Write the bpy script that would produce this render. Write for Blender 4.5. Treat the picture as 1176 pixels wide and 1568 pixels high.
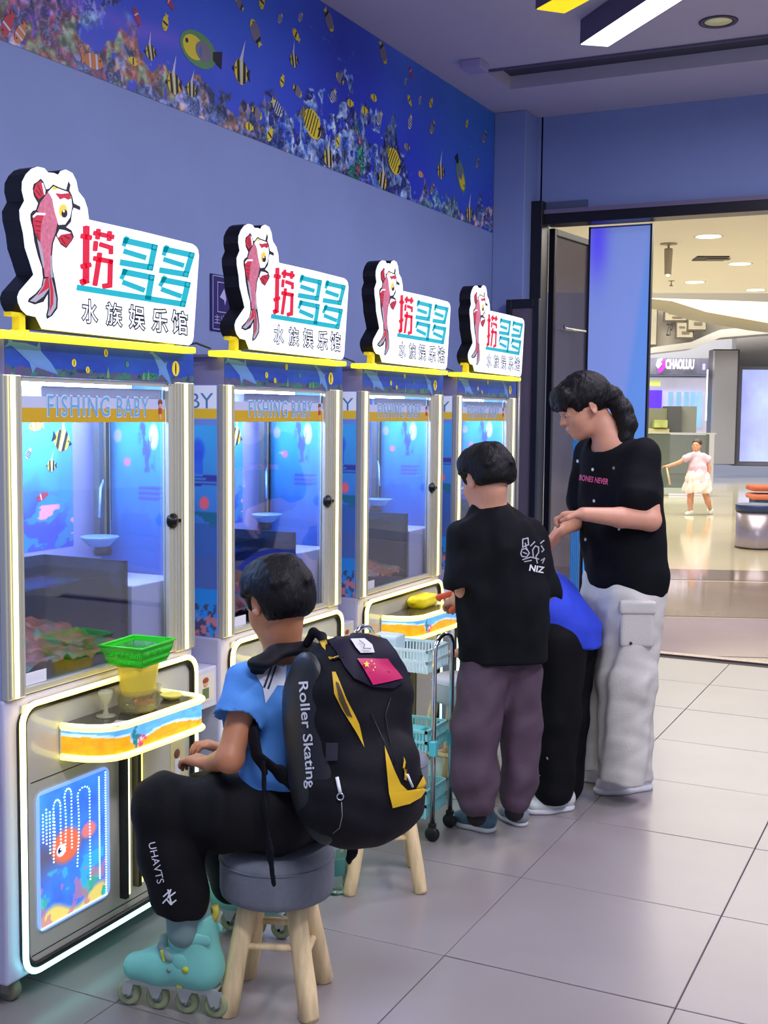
import bpy, bmesh, math, random
import numpy as np
from mathutils import Vector, Matrix
from mathutils.bvhtree import BVHTree
from mathutils.geometry import tessellate_polygon

for o in list(bpy.data.objects): bpy.data.objects.remove(o)
SC = bpy.context.scene
COL = SC.collection
random.seed(7)
PI = math.pi

# ------------------------------------------------------------------ camera
FPX = 1816.68
YAW, PITCH, ROLL = .4559, .0829, .0104
CAM = Vector((1.9642, 0, 1.42))
Fv = Vector((-math.sin(YAW)*math.cos(PITCH), math.cos(YAW)*math.cos(PITCH), -math.sin(PITCH)))
R0 = Vector((math.cos(YAW), math.sin(YAW), 0)); U0 = R0.cross(Fv)
Rv = R0*math.cos(ROLL)+U0*math.sin(ROLL); Uv = U0*math.cos(ROLL)-R0*math.sin(ROLL)
cd = bpy.data.cameras.new('camera'); cam = bpy.data.objects.new('camera', cd); COL.objects.link(cam)
cd.sensor_fit = 'VERTICAL'; cd.sensor_height = 36; cd.lens = FPX/1568*36; cd.clip_start = .05; cd.clip_end = 200
cam.matrix_world = Matrix(((Rv.x, Uv.x, -Fv.x, CAM.x), (Rv.y, Uv.y, -Fv.y, CAM.y), (Rv.z, Uv.z, -Fv.z, CAM.z), (0, 0, 0, 1)))
SC.camera = cam

# ------------------------------------------------------------------ world, exposure
SC.view_settings.view_transform = 'Standard'; SC.view_settings.look = 'None'
SC.view_settings.gamma = 1; SC.view_settings.use_curve_mapping = False
SC.view_settings.exposure = 0.0
wd = bpy.data.worlds.new('world'); SC.world = wd; wd.use_nodes = True
bg = wd.node_tree.nodes['Background']; bg.inputs[0].default_value = (.62, .68, .95, 1); bg.inputs[1].default_value = .55

def area(name, loc, size, power, col, rot=(0, 0, 0)):
    l = bpy.data.lights.new(name, 'AREA'); l.shape = 'RECTANGLE'; l.size, l.size_y = size
    l.energy = power; l.color = col
    o = bpy.data.objects.new(name, l); COL.objects.link(o); o.location = loc; o.rotation_euler = rot
    return o
# lamps of the shop ceiling (most of them above and behind the camera)
area('shop_ceiling_lamp', (1.9, 1.0, 3.12), (1.6, .3), 70, (.86, .86, 1))
area('shop_ceiling_lamp', (2.6, 3.2, 3.12), (.3, 1.6), 78, (.90, .86, 1))
area('shop_ceiling_lamp', (1.4, 4.9, 3.12), (.3, 1.0), 44, (.86, .80, 1))
# lamps of the mall beyond the doorway, and a fill light for the atrium wall
area('mall_ceiling_lamp', (.2, 11, 3.3), (4, 4), 210, (1, .95, .84))
area('mall_ceiling_lamp', (-1.5, 17, 3.3), (6, 4), 400, (1, .95, .83))
area('atrium_wall_fill', (-4.2, 22, 6.0), (7, 4), 1500, (1, .96, .90), (math.radians(48), 0, .37))  # added unseen fill light, tilted to brighten the dim upper wall

# ------------------------------------------------------------------ helpers
def lin(c):
    return tuple(((v/255)/12.92 if v/255 <= .04045 else ((v/255+.055)/1.055)**2.4) for v in c[:3])+(1,)
MATS = {}
def M(name, c=(128, 128, 128), rough=.5, metal=0, emit=0, ecol=None, noise=0, nscale=30, bump=0, bscale=60, coat=0, alpha=1, trans=0, sheen=0, stretch=None):
    if name in MATS: return MATS[name]
    m = bpy.data.materials.new(name); m.use_nodes = True; nt = m.node_tree; b = nt.nodes['Principled BSDF']
    b.inputs['Base Color'].default_value = lin(c); b.inputs['Roughness'].default_value = rough; b.inputs['Metallic'].default_value = metal
    if coat: b.inputs['Coat Weight'].default_value = coat
    if sheen: b.inputs['Sheen Weight'].default_value = sheen
    if trans: b.inputs['Transmission Weight'].default_value = trans
    if emit:
        b.inputs['Emission Color'].default_value = lin(ecol or c); b.inputs['Emission Strength'].default_value = emit
    tc = nt.nodes.new('ShaderNodeTexCoord'); mp = nt.nodes.new('ShaderNodeMapping'); nt.links.new(tc.outputs['Object'], mp.inputs[0])
    if stretch: mp.inputs['Scale'].default_value = stretch
    if noise:
        n = nt.nodes.new('ShaderNodeTexNoise'); n.inputs['Scale'].default_value = nscale; n.inputs['Detail'].default_value = 4
        nt.links.new(mp.outputs[0], n.inputs[0])
        r = nt.nodes.new('ShaderNodeMapRange'); r.inputs[1].default_value = .3; r.inputs[2].default_value = .7
        r.inputs[3].default_value = 1-noise; r.inputs[4].default_value = 1+noise
        nt.links.new(n.outputs[0], r.inputs[0])
        mx = nt.nodes.new('ShaderNodeVectorMath'); mx.operation = 'SCALE'; mx.inputs[0].default_value = lin(c)[:3]
        nt.links.new(r.outputs[0], mx.inputs['Scale']); nt.links.new(mx.outputs[0], b.inputs['Base Color'])
    if bump:
        n = nt.nodes.new('ShaderNodeTexNoise'); n.inputs['Scale'].default_value = bscale; n.inputs['Detail'].default_value = 3
        nt.links.new(mp.outputs[0], n.inputs[0]); bp = nt.nodes.new('ShaderNodeBump'); bp.inputs['Strength'].default_value = bump
        bp.inputs['Distance'].default_value = .01; nt.links.new(n.outputs[0], bp.inputs['Height']); nt.links.new(bp.outputs[0], b.inputs['Normal'])
    MATS[name] = m; return m

def paint_mat(name, emit=0, rough=.45):
    if name in MATS: return MATS[name]
    m = bpy.data.materials.new(name); m.use_nodes = True; nt = m.node_tree; b = nt.nodes['Principled BSDF']
    a = nt.nodes.new('ShaderNodeAttribute'); a.attribute_name = 'paint'
    nt.links.new(a.outputs['Color'], b.inputs['Base Color']); b.inputs['Roughness'].default_value = rough
    if emit:
        nt.links.new(a.outputs['Color'], b.inputs['Emission Color']); b.inputs['Emission Strength'].default_value = emit
    MATS[name] = m; return m

def glass_mat(name, tint=(1, 1, 1), refl=.08, rough=.02):
    if name in MATS: return MATS[name]
    m = bpy.data.materials.new(name); m.use_nodes = True; nt = m.node_tree
    for n in list(nt.nodes): nt.nodes.remove(n)
    out = nt.nodes.new('ShaderNodeOutputMaterial'); mix = nt.nodes.new('ShaderNodeMixShader')
    t = nt.nodes.new('ShaderNodeBsdfTransparent'); t.inputs[0].default_value = (*tint, 1)
    g = nt.nodes.new('ShaderNodeBsdfGlossy'); g.inputs['Roughness'].default_value = rough
    lw = nt.nodes.new('ShaderNodeLayerWeight'); lw.inputs[0].default_value = .25
    mr = nt.nodes.new('ShaderNodeMapRange'); mr.inputs[3].default_value = refl*.6; mr.inputs[4].default_value = min(1, refl*5)
    nt.links.new(lw.outputs['Fresnel'], mr.inputs[0]); nt.links.new(mr.outputs[0], mix.inputs[0])
    nt.links.new(t.outputs[0], mix.inputs[1]); nt.links.new(g.outputs[0], mix.inputs[2]); nt.links.new(mix.outputs[0], out.inputs[0])
    MATS[name] = m; return m

def milky(name, c, fac, rough=.2, emit=0):
    """cloudy plastic: part of the light passes, part is scattered"""
    if name in MATS: return MATS[name]
    m = bpy.data.materials.new(name); m.use_nodes = True; nt = m.node_tree; b = nt.nodes['Principled BSDF']; out = nt.nodes['Material Output']
    b.inputs['Base Color'].default_value = lin(c); b.inputs['Roughness'].default_value = rough
    if emit: b.inputs['Emission Color'].default_value = lin(c); b.inputs['Emission Strength'].default_value = emit
    t = nt.nodes.new('ShaderNodeBsdfTransparent'); t.inputs[0].default_value = tuple(.5+.5*v for v in lin(c)[:3])+(1,); mx = nt.nodes.new('ShaderNodeMixShader'); mx.inputs[0].default_value = fac
    nt.links.new(t.outputs[0], mx.inputs[1]); nt.links.new(b.outputs[0], mx.inputs[2]); nt.links.new(mx.outputs[0], out.inputs[0]); MATS[name] = m; return m

def led_mat(name, c_top, c_bot, z0, z1, s):
    """an RGB strip whose colour changes with height along its length"""
    if name in MATS: return MATS[name]
    m = bpy.data.materials.new(name); m.use_nodes = True; nt = m.node_tree; b = nt.nodes['Principled BSDF']
    tc = nt.nodes.new('ShaderNodeTexCoord'); sp = nt.nodes.new('ShaderNodeSeparateXYZ'); nt.links.new(tc.outputs['Object'], sp.inputs[0])
    mr = nt.nodes.new('ShaderNodeMapRange'); mr.inputs[1].default_value = z0; mr.inputs[2].default_value = z1
    nt.links.new(sp.outputs[2], mr.inputs[0]); mx = nt.nodes.new('ShaderNodeMix'); mx.data_type = 'RGBA'
    mx.inputs[6].default_value = lin(c_bot); mx.inputs[7].default_value = lin(c_top)
    nt.links.new(mr.outputs[0], mx.inputs[0]); nt.links.new(mx.outputs[2], b.inputs['Emission Color'])
    b.inputs['Emission Strength'].default_value = s; b.inputs['Base Color'].default_value = (.8, .8, .8, 1)
    MATS[name] = m; return m

def link(name, me, mats=None, parent=None, smooth=False):
    o = bpy.data.objects.new(name, me); COL.objects.link(o)
    if mats:
        for m in (mats if isinstance(mats, (list, tuple)) else [mats]): me.materials.append(m)
    if smooth:
        me.polygons.foreach_set('use_smooth', [True]*len(me.polygons))
    if parent: o.parent = parent
    return o
def tag(o, label=None, cat=None, group=None, kind=None):
    if label: o['label'] = label
    if cat: o['category'] = cat
    if group: o['group'] = group
    if kind: o['kind'] = kind
    return o
def thing(name, label, cat, loc=(0, 0, 0), rz=0, group=None):
    o = bpy.data.objects.new(name, None); COL.objects.link(o); o.location = loc; o.rotation_euler = (0, 0, rz)
    o.empty_display_size = .05
    return tag(o, label, cat, group)
def struct(o): o['kind'] = 'structure'; return o
def copy_tree(o, parent=None):
    c = o.copy(); COL.objects.link(c); c.parent = parent
    for ch in list(o.children): copy_tree(ch, c)
    return c

class MB:
    """collects shapes into one mesh"""
    def __init__(s): s.bm = bmesh.new()
    def _tr(s, vs, mat):
        if mat is not None: bmesh.ops.transform(s.bm, matrix=mat, verts=vs)
    def box(s, x0, x1, y0, y1, z0, z1, bev=0, mat=None, mi=0):
        r = bmesh.ops.create_cube(s.bm, size=1)
        vs = r['verts']
        for v in vs: v.co = Vector(((x0+x1)/2+v.co.x*(x1-x0), (y0+y1)/2+v.co.y*(y1-y0), (z0+z1)/2+v.co.z*(z1-z0)))
        fs = list({f for v in vs for f in v.link_faces})
        for f in fs: f.material_index = mi
        if bev:
            es = list({e for v in vs for e in v.link_edges})
            rr = bmesh.ops.bevel(s.bm, geom=es, offset=bev, segments=2, affect='EDGES', profile=.5)
            vs = list({v for f in rr['faces'] for v in f.verts} | {v for v in vs if v.is_valid})
            for f in rr['faces']: f.material_index = mi
        s._tr(vs, mat); return s
    def tube(s, pts, r, seg=8, closed=False, mi=0, cap=True):
        pts = [Vector(p) for p in pts]; n = len(pts); rings = []
        rs = r if isinstance(r, (list, tuple)) else [r]*n
        prev = None
        for i, p in enumerate(pts):
            if closed: t = (pts[(i+1) % n]-pts[i-1])
            else: t = pts[min(i+1, n-1)]-pts[max(i-1, 0)]
            t.normalize()
            if prev is None:
                a = Vector((0, 0, 1)) if abs(t.z) < .9 else Vector((1, 0, 0))
                a = (a-t*a.dot(t)).normalized()
            else: a = (prev-t*prev.dot(t)).normalized()
            prev = a; b = t.cross(a)
            rings.append([s.bm.verts.new(p+(a*math.cos(2*PI*k/seg)+b*math.sin(2*PI*k/seg))*rs[i]) for k in range(seg)])
        m = n if closed else n-1
        for i in range(m):
            A, B = rings[i], rings[(i+1) % n]
            for k in range(seg):
                f = s.bm.faces.new((A[k], A[(k+1) % seg], B[(k+1) % seg], B[k])); f.smooth = True; f.material_index = mi
        if not closed and cap:
            f = s.bm.faces.new(rings[0][::-1]); f.material_index = mi
            f = s.bm.faces.new(rings[-1]); f.material_index = mi
        return s
    def lathe(s, prof, seg=24, mat=None, mi=0):
        """prof: list of (r, z)"""
        rings = []; vs = []
        for r, z in prof:
            ring = [s.bm.verts.new((r*math.cos(2*PI*k/seg), r*math.sin(2*PI*k/seg), z)) for k in range(seg)]
            rings.append(ring); vs += ring
        for A, B in zip(rings, rings[1:]):
            for k in range(seg):
                f = s.bm.faces.new((A[k], A[(k+1) % seg], B[(k+1) % seg], B[k])); f.smooth = True; f.material_index = mi
        if prof[0][0] > 1e-4: f = s.bm.faces.new(rings[0][::-1]); f.material_index = mi
        if prof[-1][0] > 1e-4: f = s.bm.faces.new(rings[-1]); f.material_index = mi
        s._tr(vs, mat); return s
    def prism(s, poly, fn, d, mi=0):
        """poly: 2-D outline; fn(a,b,c) -> 3-D; extruded from c=0 to c=d"""
        A = [s.bm.verts.new(fn(a, b, 0)) for a, b in poly]; B = [s.bm.verts.new(fn(a, b, d)) for a, b in poly]
        n = len(poly)
        for k in range(n):
            f = s.bm.faces.new((A[k], A[(k+1) % n], B[(k+1) % n], B[k])); f.material_index = mi
        for L in (A, B):
            for tri in tessellate_polygon([[v.co for v in L]]):
                try: f = s.bm.faces.new([L[i] for i in tri]); f.material_index = mi
                except ValueError: pass
        return s
    def flat(s, poly, fn, mi=0):
        L = [s.bm.verts.new(fn(a, b)) for a, b in poly]
        for tri in tessellate_polygon([[Vector((a, b, 0)) for a, b in poly]]):
            try: f = s.bm.faces.new([L[i] for i in tri]); f.material_index = mi
            except ValueError: pass
        return s
    def ball(s, c, r, seg=12, mi=0, sc=(1, 1, 1), mat=None):
        rr = bmesh.ops.create_uvsphere(s.bm, u_segments=seg, v_segments=max(6, seg//2), radius=1)
        m3 = (mat or Matrix.Identity(4))
        for v in rr['verts']: v.co = m3 @ Vector((v.co.x*r*sc[0], v.co.y*r*sc[1], v.co.z*r*sc[2]))+Vector(c)
        for f in {f for v in rr['verts'] for f in v.link_faces}: f.smooth = True; f.material_index = mi
        return s
    def done(s, name, mats, parent=None, norm=True):
        if norm: bmesh.ops.recalc_face_normals(s.bm, faces=s.bm.faces)
        me = bpy.data.meshes.new(name); s.bm.to_mesh(me); s.bm.free()
        return link(name, me, mats, parent)

def vnoise(x, y, seed=0):
    xi = np.floor(x).astype(np.int64); yi = np.floor(y).astype(np.int64); xf = x-xi; yf = y-yi
    def h(a, b):
        n = (a*374761393+b*668265263+seed*982451653) & 0xffffffff
        n = ((n ^ (n >> 13))*1274126177) & 0xffffffff
        return ((n ^ (n >> 16)) & 0xffff)/65535.
    u = xf*xf*(3-2*xf); v = yf*yf*(3-2*yf)
    return (h(xi, yi)*(1-u)+h(xi+1, yi)*u)*(1-v)+(h(xi, yi+1)*(1-u)+h(xi+1, yi+1)*u)*v
def fbm(x, y, seed=0, o=4):
    r = 0; a = .5
    for i in range(o): r = r+a*vnoise(x*2**i, y*2**i, seed+i*17); a *= .5
    return r
def grid_print(name, fn, nu, nv, rgb, mat, parent=None):
    """a flat printed sheet: fn(U,V arrays 0..1)->(N,3); rgb (nv,nu,3) in 0..255"""
    U, V = np.meshgrid(np.linspace(0, 1, nu), np.linspace(0, 1, nv))
    P = fn(U.ravel(), V.ravel()).astype(np.float32)
    me = bpy.data.meshes.new(name); me.vertices.add(nu*nv); me.vertices.foreach_set('co', P.ravel())
    I = np.arange(nu*nv).reshape(nv, nu)
    Q = np.stack([I[:-1, :-1], I[:-1, 1:], I[1:, 1:], I[1:, :-1]], -1).reshape(-1, 4)
    setfaces(me, Q)
    c = np.clip(rgb, 0, 255)/255.; c = np.where(c <= .04045, c/12.92, ((c+.055)/1.055)**2.4)
    at = me.color_attributes.new('paint', 'FLOAT_COLOR', 'POINT')
    at.data.foreach_set('color', np.concatenate([c.reshape(-1, 3), np.ones((nu*nv, 1))], 1).astype(np.float32).ravel())
    return link(name, me, mat, parent)
def setfaces(me, Q):
    n = len(Q); me.loops.add(n*4); me.polygons.add(n)
    me.loops.foreach_set('vertex_index', Q.astype(np.int32).ravel())
    me.polygons.foreach_set('loop_start', np.arange(0, n*4, 4, dtype=np.int32))
    me.update(calc_edges=True); me.validate()

def rounded(y0, y1, z0, z1, r, n=5):
    out = []
    for cy, cz, a0 in ((y1-r, z1-r, 0), (y0+r, z1-r, PI/2), (y0+r, z0+r, PI), (y1-r, z0+r, 1.5*PI)):
        for i in range(n+1):
            a = a0+PI/2*i/n; out.append((cy+r*math.cos(a), cz+r*math.sin(a)))
    return out

def W(u, v, d):
    """the point d metres ahead of the camera on the sight line measured at (u, v)"""
    return CAM+(Fv+Rv*((u-588)/FPX)-Uv*((v-784)/FPX))*d
def onx(u, v, x):
    r = Fv+Rv*((u-588)/FPX)-Uv*((v-784)/FPX); return CAM+r*((x-CAM.x)/r.x)
def ony(u, v, y):
    r = Fv+Rv*((u-588)/FPX)-Uv*((v-784)/FPX); return CAM+r*((y-CAM.y)/r.y)
def onz(u, v, z=0):
    r = Fv+Rv*((u-588)/FPX)-Uv*((v-784)/FPX); return CAM+r*((z-CAM.z)/r.z)

def stroke(pts, w):
    """thick polyline as a list of convex quads/discs (2-D)"""
    out = []
    for (a, b), (c, d) in zip(pts, pts[1:]):
        L = math.hypot(c-a, d-b) or 1; nx, ny = -(d-b)/L*w/2, (c-a)/L*w/2
        ex, ey = (c-a)/L*w*.42, (d-b)/L*w*.42
        out.append([(a+nx-ex, b+ny-ey), (a-nx-ex, b-ny-ey), (c-nx+ex, d-ny+ey), (c+nx+ex, d+ny+ey)])
    return out
def disc(cx, cy, rx, ry=None, n=14):
    ry = ry or rx; return [(cx+rx*math.cos(2*PI*i/n), cy+ry*math.sin(2*PI*i/n)) for i in range(n)]

def text_mesh(txt, size=1, offset=0, space=1.0, line=0):
    cu = bpy.data.curves.new('t', 'FONT'); cu.body = txt; cu.size = size; cu.offset = offset; cu.space_character = space
    cu.align_x = 'CENTER'; cu.align_y = 'CENTER'; cu.resolution_u = 3
    if line: cu.fill_mode = 'NONE'; cu.bevel_depth = line; cu.bevel_resolution = 0
    o = bpy.data.objects.new('t', cu); COL.objects.link(o)
    dg = bpy.context.evaluated_depsgraph_get(); me = bpy.data.meshes.new_from_object(o.evaluated_get(dg))
    V = [tuple(v.co) for v in me.vertices]; F = [tuple(p.vertices) for p in me.polygons]
    bpy.data.objects.remove(o); bpy.data.curves.remove(cu); bpy.data.meshes.remove(me)
    return V, F
def text_into(mb, txt, fn, w=None, h=None, mi=0, offset=0, space=1.0, line=0):
    """fits the text to w x h (2-D box centred on 0) and maps it with fn(a,b)"""
    V, F = text_mesh(txt, 1, offset, space, line)
    if not V: return
    xs = [v[0] for v in V]; ys = [v[1] for v in V]; cx, cy = (min(xs)+max(xs))/2, (min(ys)+max(ys))/2
    sx = w/(max(xs)-min(xs)) if w else None; sy = h/(max(ys)-min(ys)) if h else None
    sx = sx or sy; sy = sy or sx
    L = [mb.bm.verts.new(fn((v[0]-cx)*sx, (v[1]-cy)*sy)) for v in V]
    for f in F:
        try: g = mb.bm.faces.new([L[i] for i in f]); g.material_index = mi
        except ValueError: pass

# ------------------------------------------------------------------ implicit surfaces (bodies, cloth, soft goods)
def V3(p): return np.array(p, dtype=np.float32)
class SDF:
    def __init__(s): s.ops = []
    def cone(s, a, b, ra, rb, k=.02, flat=None, sub=False):
        s.ops.append(('cone', V3(a), V3(b), ra, rb, k, flat, sub)); return s
    def chain(s, pts, rs, k=.02, flat=None):
        for i in range(len(pts)-1): s.cone(pts[i], pts[i+1], rs[i], rs[i+1], k, flat)
        return s
    def ell(s, c, ax, r, k=.02, sub=False):
        s.ops.append(('ell', V3(c), np.array([list(a) for a in ax], np.float32), V3(r), 0, k, None, sub)); return s
    def box(s, c, ax, hf, rd, k=.02, sub=False):
        s.ops.append(('box', V3(c), np.array([list(a) for a in ax], np.float32), V3(hf), rd, k, None, sub)); return s
    def mesh(s, h, disp=None):
        lo = np.full(3, 1e9); hi = np.full(3, -1e9); bb = []
        for op in s.ops:
            if op[0] == 'cone':
                r = max(op[3], op[4]); r *= max(1, op[6][1] if op[6] else 1)
                l = np.minimum(op[1], op[2])-r; u = np.maximum(op[1], op[2])+r
            else:
                e = np.abs(op[2].T)@op[3]; l = op[1]-e-(op[4] or 0); u = op[1]+e+(op[4] or 0)
            bb.append((l, u))
            if not op[7]: lo = np.minimum(lo, l); hi = np.maximum(hi, u)
        pad = .03; lo -= pad; hi += pad
        n = np.ceil((hi-lo)/h).astype(int)+1
        ax = [np.float32(lo[i])+np.arange(n[i], dtype=np.float32)*np.float32(h) for i in range(3)]
        D = np.full(tuple(n), .2, np.float32)
        for op, (l, u) in zip(s.ops, bb):
            k = op[5]; m = k+4*h+.012
            a = np.clip(np.floor((l-m-lo)/h).astype(int), 0, n); b = np.clip(np.ceil((u+m-lo)/h).astype(int)+1, 0, n)
            if (b-a).min() < 2: continue
            sl = tuple(slice(a[i], b[i]) for i in range(3))
            X = ax[0][sl[0]][:, None, None]; Y = ax[1][sl[1]][None, :, None]; Z = ax[2][sl[2]][None, None, :]
            if op[0] == 'cone':
                A, B = op[1], op[2]; ab = B-A; L2 = float(ab@ab)+1e-12
                px, py, pz = X-A[0], Y-A[1], Z-A[2]
                t = np.clip((px*ab[0]+py*ab[1]+pz*ab[2])/L2, 0, 1)
                qx, qy, qz = px-t*ab[0], py-t*ab[1], pz-t*ab[2]
                r = op[3]+(op[4]-op[3])*t
                if op[6]:
                    nd = V3(op[6][0]); fs = op[6][1]   # half-size across nd = r*fs
                    dn = qx*nd[0]+qy*nd[1]+qz*nd[2]; e = dn*(1/fs-1)
                    q = np.sqrt((qx+e*nd[0])**2+(qy+e*nd[1])**2+(qz+e*nd[2])**2)
                    d = (q-r)*(min(1, fs) if fs < 1 else 1)
                else: d = np.sqrt(qx*qx+qy*qy+qz*qz)-r
            else:
                C_, A = op[1], op[2]; px, py, pz = X-C_[0], Y-C_[1], Z-C_[2]
                q = [px*A[i][0]+py*A[i][1]+pz*A[i][2] for i in range(3)]; r = op[3]
                if op[0] == 'ell':
                    k0 = np.sqrt(sum((q[i]/r[i])**2 for i in range(3))); k1 = np.sqrt(sum((q[i]/r[i]**2)**2 for i in range(3)))+1e-9
                    d = k0*(k0-1)/k1
                else:
                    rd = op[4]; g = [np.abs(q[i])-(r[i]-rd) for i in range(3)]
                    d = np.sqrt(sum(np.maximum(x, 0)**2 for x in g))+np.minimum(np.maximum(g[0], np.maximum(g[1], g[2])), 0)-rd
            O = D[sl]
            if op[7]:
                d = -d; hh = np.clip(.5-.5*(O-d)/k, 0, 1); D[sl] = O*(1-hh)+d*hh+k*hh*(1-hh)
            else:
                hh = np.clip(.5+.5*(O-d)/k, 0, 1); D[sl] = O*(1-hh)+d*hh-k*hh*(1-hh)
        if disp is not None:
            D = D+disp(ax[0][:, None, None], ax[1][None, :, None], ax[2][None, None, :])
        return surface_nets(D, lo, h)
def surface_nets(D, lo, h):
    D[0], D[-1] = 1, 1; D[:, 0], D[:, -1] = 1, 1; D[:, :, 0], D[:, :, -1] = 1, 1
    n = D.shape; S = D < 0; cn = tuple(v-1 for v in n)
    cnt = np.zeros(cn, np.float32); acc = [np.zeros(cn, np.float32) for _ in range(3)]
    edges = []
    for a in range(3):
        s0 = [slice(None)]*3; s1 = [slice(None)]*3; s0[a] = slice(0, -1); s1[a] = slice(1, None)
        cr = S[tuple(s0)] != S[tuple(s1)]
        I = np.argwhere(cr); d0 = D[tuple(s0)][cr]; d1 = D[tuple(s1)][cr]; t = d0/(d0-d1)
        P = I.astype(np.float32); P[:, a] += t
        b, c = [x for x in range(3) if x != a]
        for ob in (0, 1):
            for oc in (0, 1):
                J = I.copy(); J[:, b] -= ob; J[:, c] -= oc
                idx = tuple(J.T); np.add.at(cnt, idx, 1)
                for q in range(3): np.add.at(acc[q], idx, P[:, q])
        edges.append((a, I, S[tuple(s0)][cr]))
    act = cnt > 0; vid = np.full(cn, -1, np.int64); vid[act] = np.arange(act.sum())
    V = np.stack([acc[q][act]/cnt[act] for q in range(3)], 1)*h+np.array(lo)
    F = []
    for a, I, ins in edges:
        b, c = [(1, 2), (2, 0), (0, 1)][a]
        def g(ob, oc):
            J = I.copy(); J[:, b] -= ob; J[:, c] -= oc; return vid[tuple(J.T)]
        q = np.stack([g(1, 1), g(0, 1), g(0, 0), g(1, 0)], 1)
        q[~ins] = q[~ins][:, ::-1]; F.append(q)
    return V, np.concatenate(F)
def soft(name, sdf, h, mat, parent=None, disp=None, origin=None):
    V, F = sdf.mesh(h, disp)
    if parent is not None: V = V-np.array(parent.location)
    elif origin is not None: V = V-np.array(origin)
    me = bpy.data.meshes.new(name); me.vertices.add(len(V)); me.vertices.foreach_set('co', V.astype(np.float32).ravel()); setfaces(me, F)
    o = link(name, me, mat, parent, True)
    if parent is None and origin is not None: o.location = origin
    return o
def wrinkle(amp, sc, seed, dirs=None):
    rg = np.random.RandomState(seed); ws = []
    for i in range(5):
        v = rg.randn(3); v /= np.linalg.norm(v)
        if dirs is not None: v = v*np.array(dirs); v /= np.linalg.norm(v)
        ws.append((v*2*PI/(sc*rg.uniform(.6, 1.6)), rg.uniform(0, 6.3), rg.randn(3)*2*PI/(sc*4)))
    def f(X, Y, Z):
        r = 0
        for w, p, m in ws:
            ph = (X*w[0]+Y*w[1]+Z*w[2]+p).astype(np.float32); r = r+np.sin(ph+1.6*np.sin(X*m[0]+Y*m[1]+Z*m[2]))
        return (amp*r/2.2).astype(np.float32)
    return f

_bvh = {}
def bvh_of(o):
    if o.name not in _bvh:
        off = o.matrix_basis.translation.copy(); p = o.parent
        while p: off += p.matrix_basis.translation; p = p.parent
        _bvh[o.name] = BVHTree.FromPolygons([v.co+off for v in o.data.vertices], [p.vertices[:] for p in o.data.polygons])
    return _bvh[o.name]
def decal(name, target, layers, parent, toward, lift=.002, maxe=.012, solid=0):
    """flat shapes laid onto the target's surface. layers: (list of 3-D polygons | (V,F), material); toward: direction of projection"""
    T = bvh_of(target); bm = bmesh.new(); mats = []
    inv = Vector(parent.location)
    for li, (polys, mat) in enumerate(layers):
        mats.append(mat); b2 = bmesh.new()
        if isinstance(polys, tuple):
            L = [b2.verts.new(v) for v in polys[0]]
            for f in polys[1]:
                try: b2.faces.new([L[i] for i in f])
                except ValueError: pass
        else:
            for P in polys:
                L = [b2.verts.new(v) for v in P]
                for tri in tessellate_polygon([[Vector(v) for v in P]]):
                    try: b2.faces.new([L[i] for i in tri])
                    except ValueError: pass
        for it in range(7):
            es = [e for e in b2.edges if e.calc_length() > maxe]
            if not es: break
            bmesh.ops.subdivide_edges(b2, edges=es, cuts=1, use_grid_fill=False); bmesh.ops.triangulate(b2, faces=b2.faces)
        for v in b2.verts:
            d = (v.co-CAM).normalized() if toward is CAM else toward
            o0 = CAM if toward is CAM else v.co-toward*.25
            hit, nrm, _, _ = T.ray_cast(o0, d)
            if hit is None: hit, nrm, _, _ = T.find_nearest(v.co)
            if nrm.dot(d) > 0: nrm = -nrm
            v.co = hit+nrm*(lift*(1+li*.6))-inv
        me = bpy.data.meshes.new('tmp'); b2.to_mesh(me); b2.free()
        k = len(bm.faces); bm.from_mesh(me); bpy.data.meshes.remove(me); bm.faces.ensure_lookup_table()
        for f in bm.faces[k:]: f.material_index = li; f.smooth = True
    me = bpy.data.meshes.new(name); bm.to_mesh(me); bm.free()
    return link(name, me, mats, parent)
def PX(pts, d): return [W(u, v, d) for u, v in pts]

# ================================================================== the shop
paint_blue = M('blue_wall_paint', (136, 154, 204), .6, noise=.04, nscale=3, bump=.05, bscale=200)
ceil_m = M('ceiling_paint', (200, 194, 212), .7, noise=.02, nscale=4)
dark_grey = M('dark_grey_plastic', (62, 60, 74), .5); black = M('black_metal', (22, 20, 30), .35)
black_pl = M('black_plastic', (16, 16, 20), .4); alu = M('aluminium', (206, 204, 188), .32, .45)
chrome = M('chrome', (215, 218, 222), .12, 1); white_pl = M('white_plastic', (225, 226, 235), .4)
WX, DY, CZ = -.6545, 6.99, 3.21

struct(MB().box(WX-.15, WX, -.5, DY+.15, 0, CZ+.05).done('wall_left', paint_blue))
c = MB(); c.box(WX-.15, 4.2, -.5, 5.93, CZ, CZ+.1); c.box(WX-.15, 4.2, 6.33, DY, CZ, CZ+.1); c.box(WX-.15, -.39, 5.93, 6.33, CZ, CZ+.1); c.box(WX-.15, 4.2, 5.93, 6.33, CZ+.07, CZ+.1, mi=1)
ce = struct(c.done('ceiling', [ceil_m, dark_grey]))
MB().box(-.39, 4.2, 5.925, 5.94, CZ-.012, CZ+.06).done('slot_trim', M('slot_trim_paint', (96, 90, 118), .5), ce)
w = MB(); w.box(-.40, 4.2, DY, DY+.15, 2.625, CZ); w.box(WX, -.42, DY, DY+.15, 0, CZ); w.box(-.43, -.40, DY, DY+.15, 2.6, CZ)
struct(w.done('wall_back', paint_blue))
struct(MB().box(WX, -.455, 6.78, DY, 0, CZ, bev=.006).done('trim_1', paint_blue))
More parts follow.
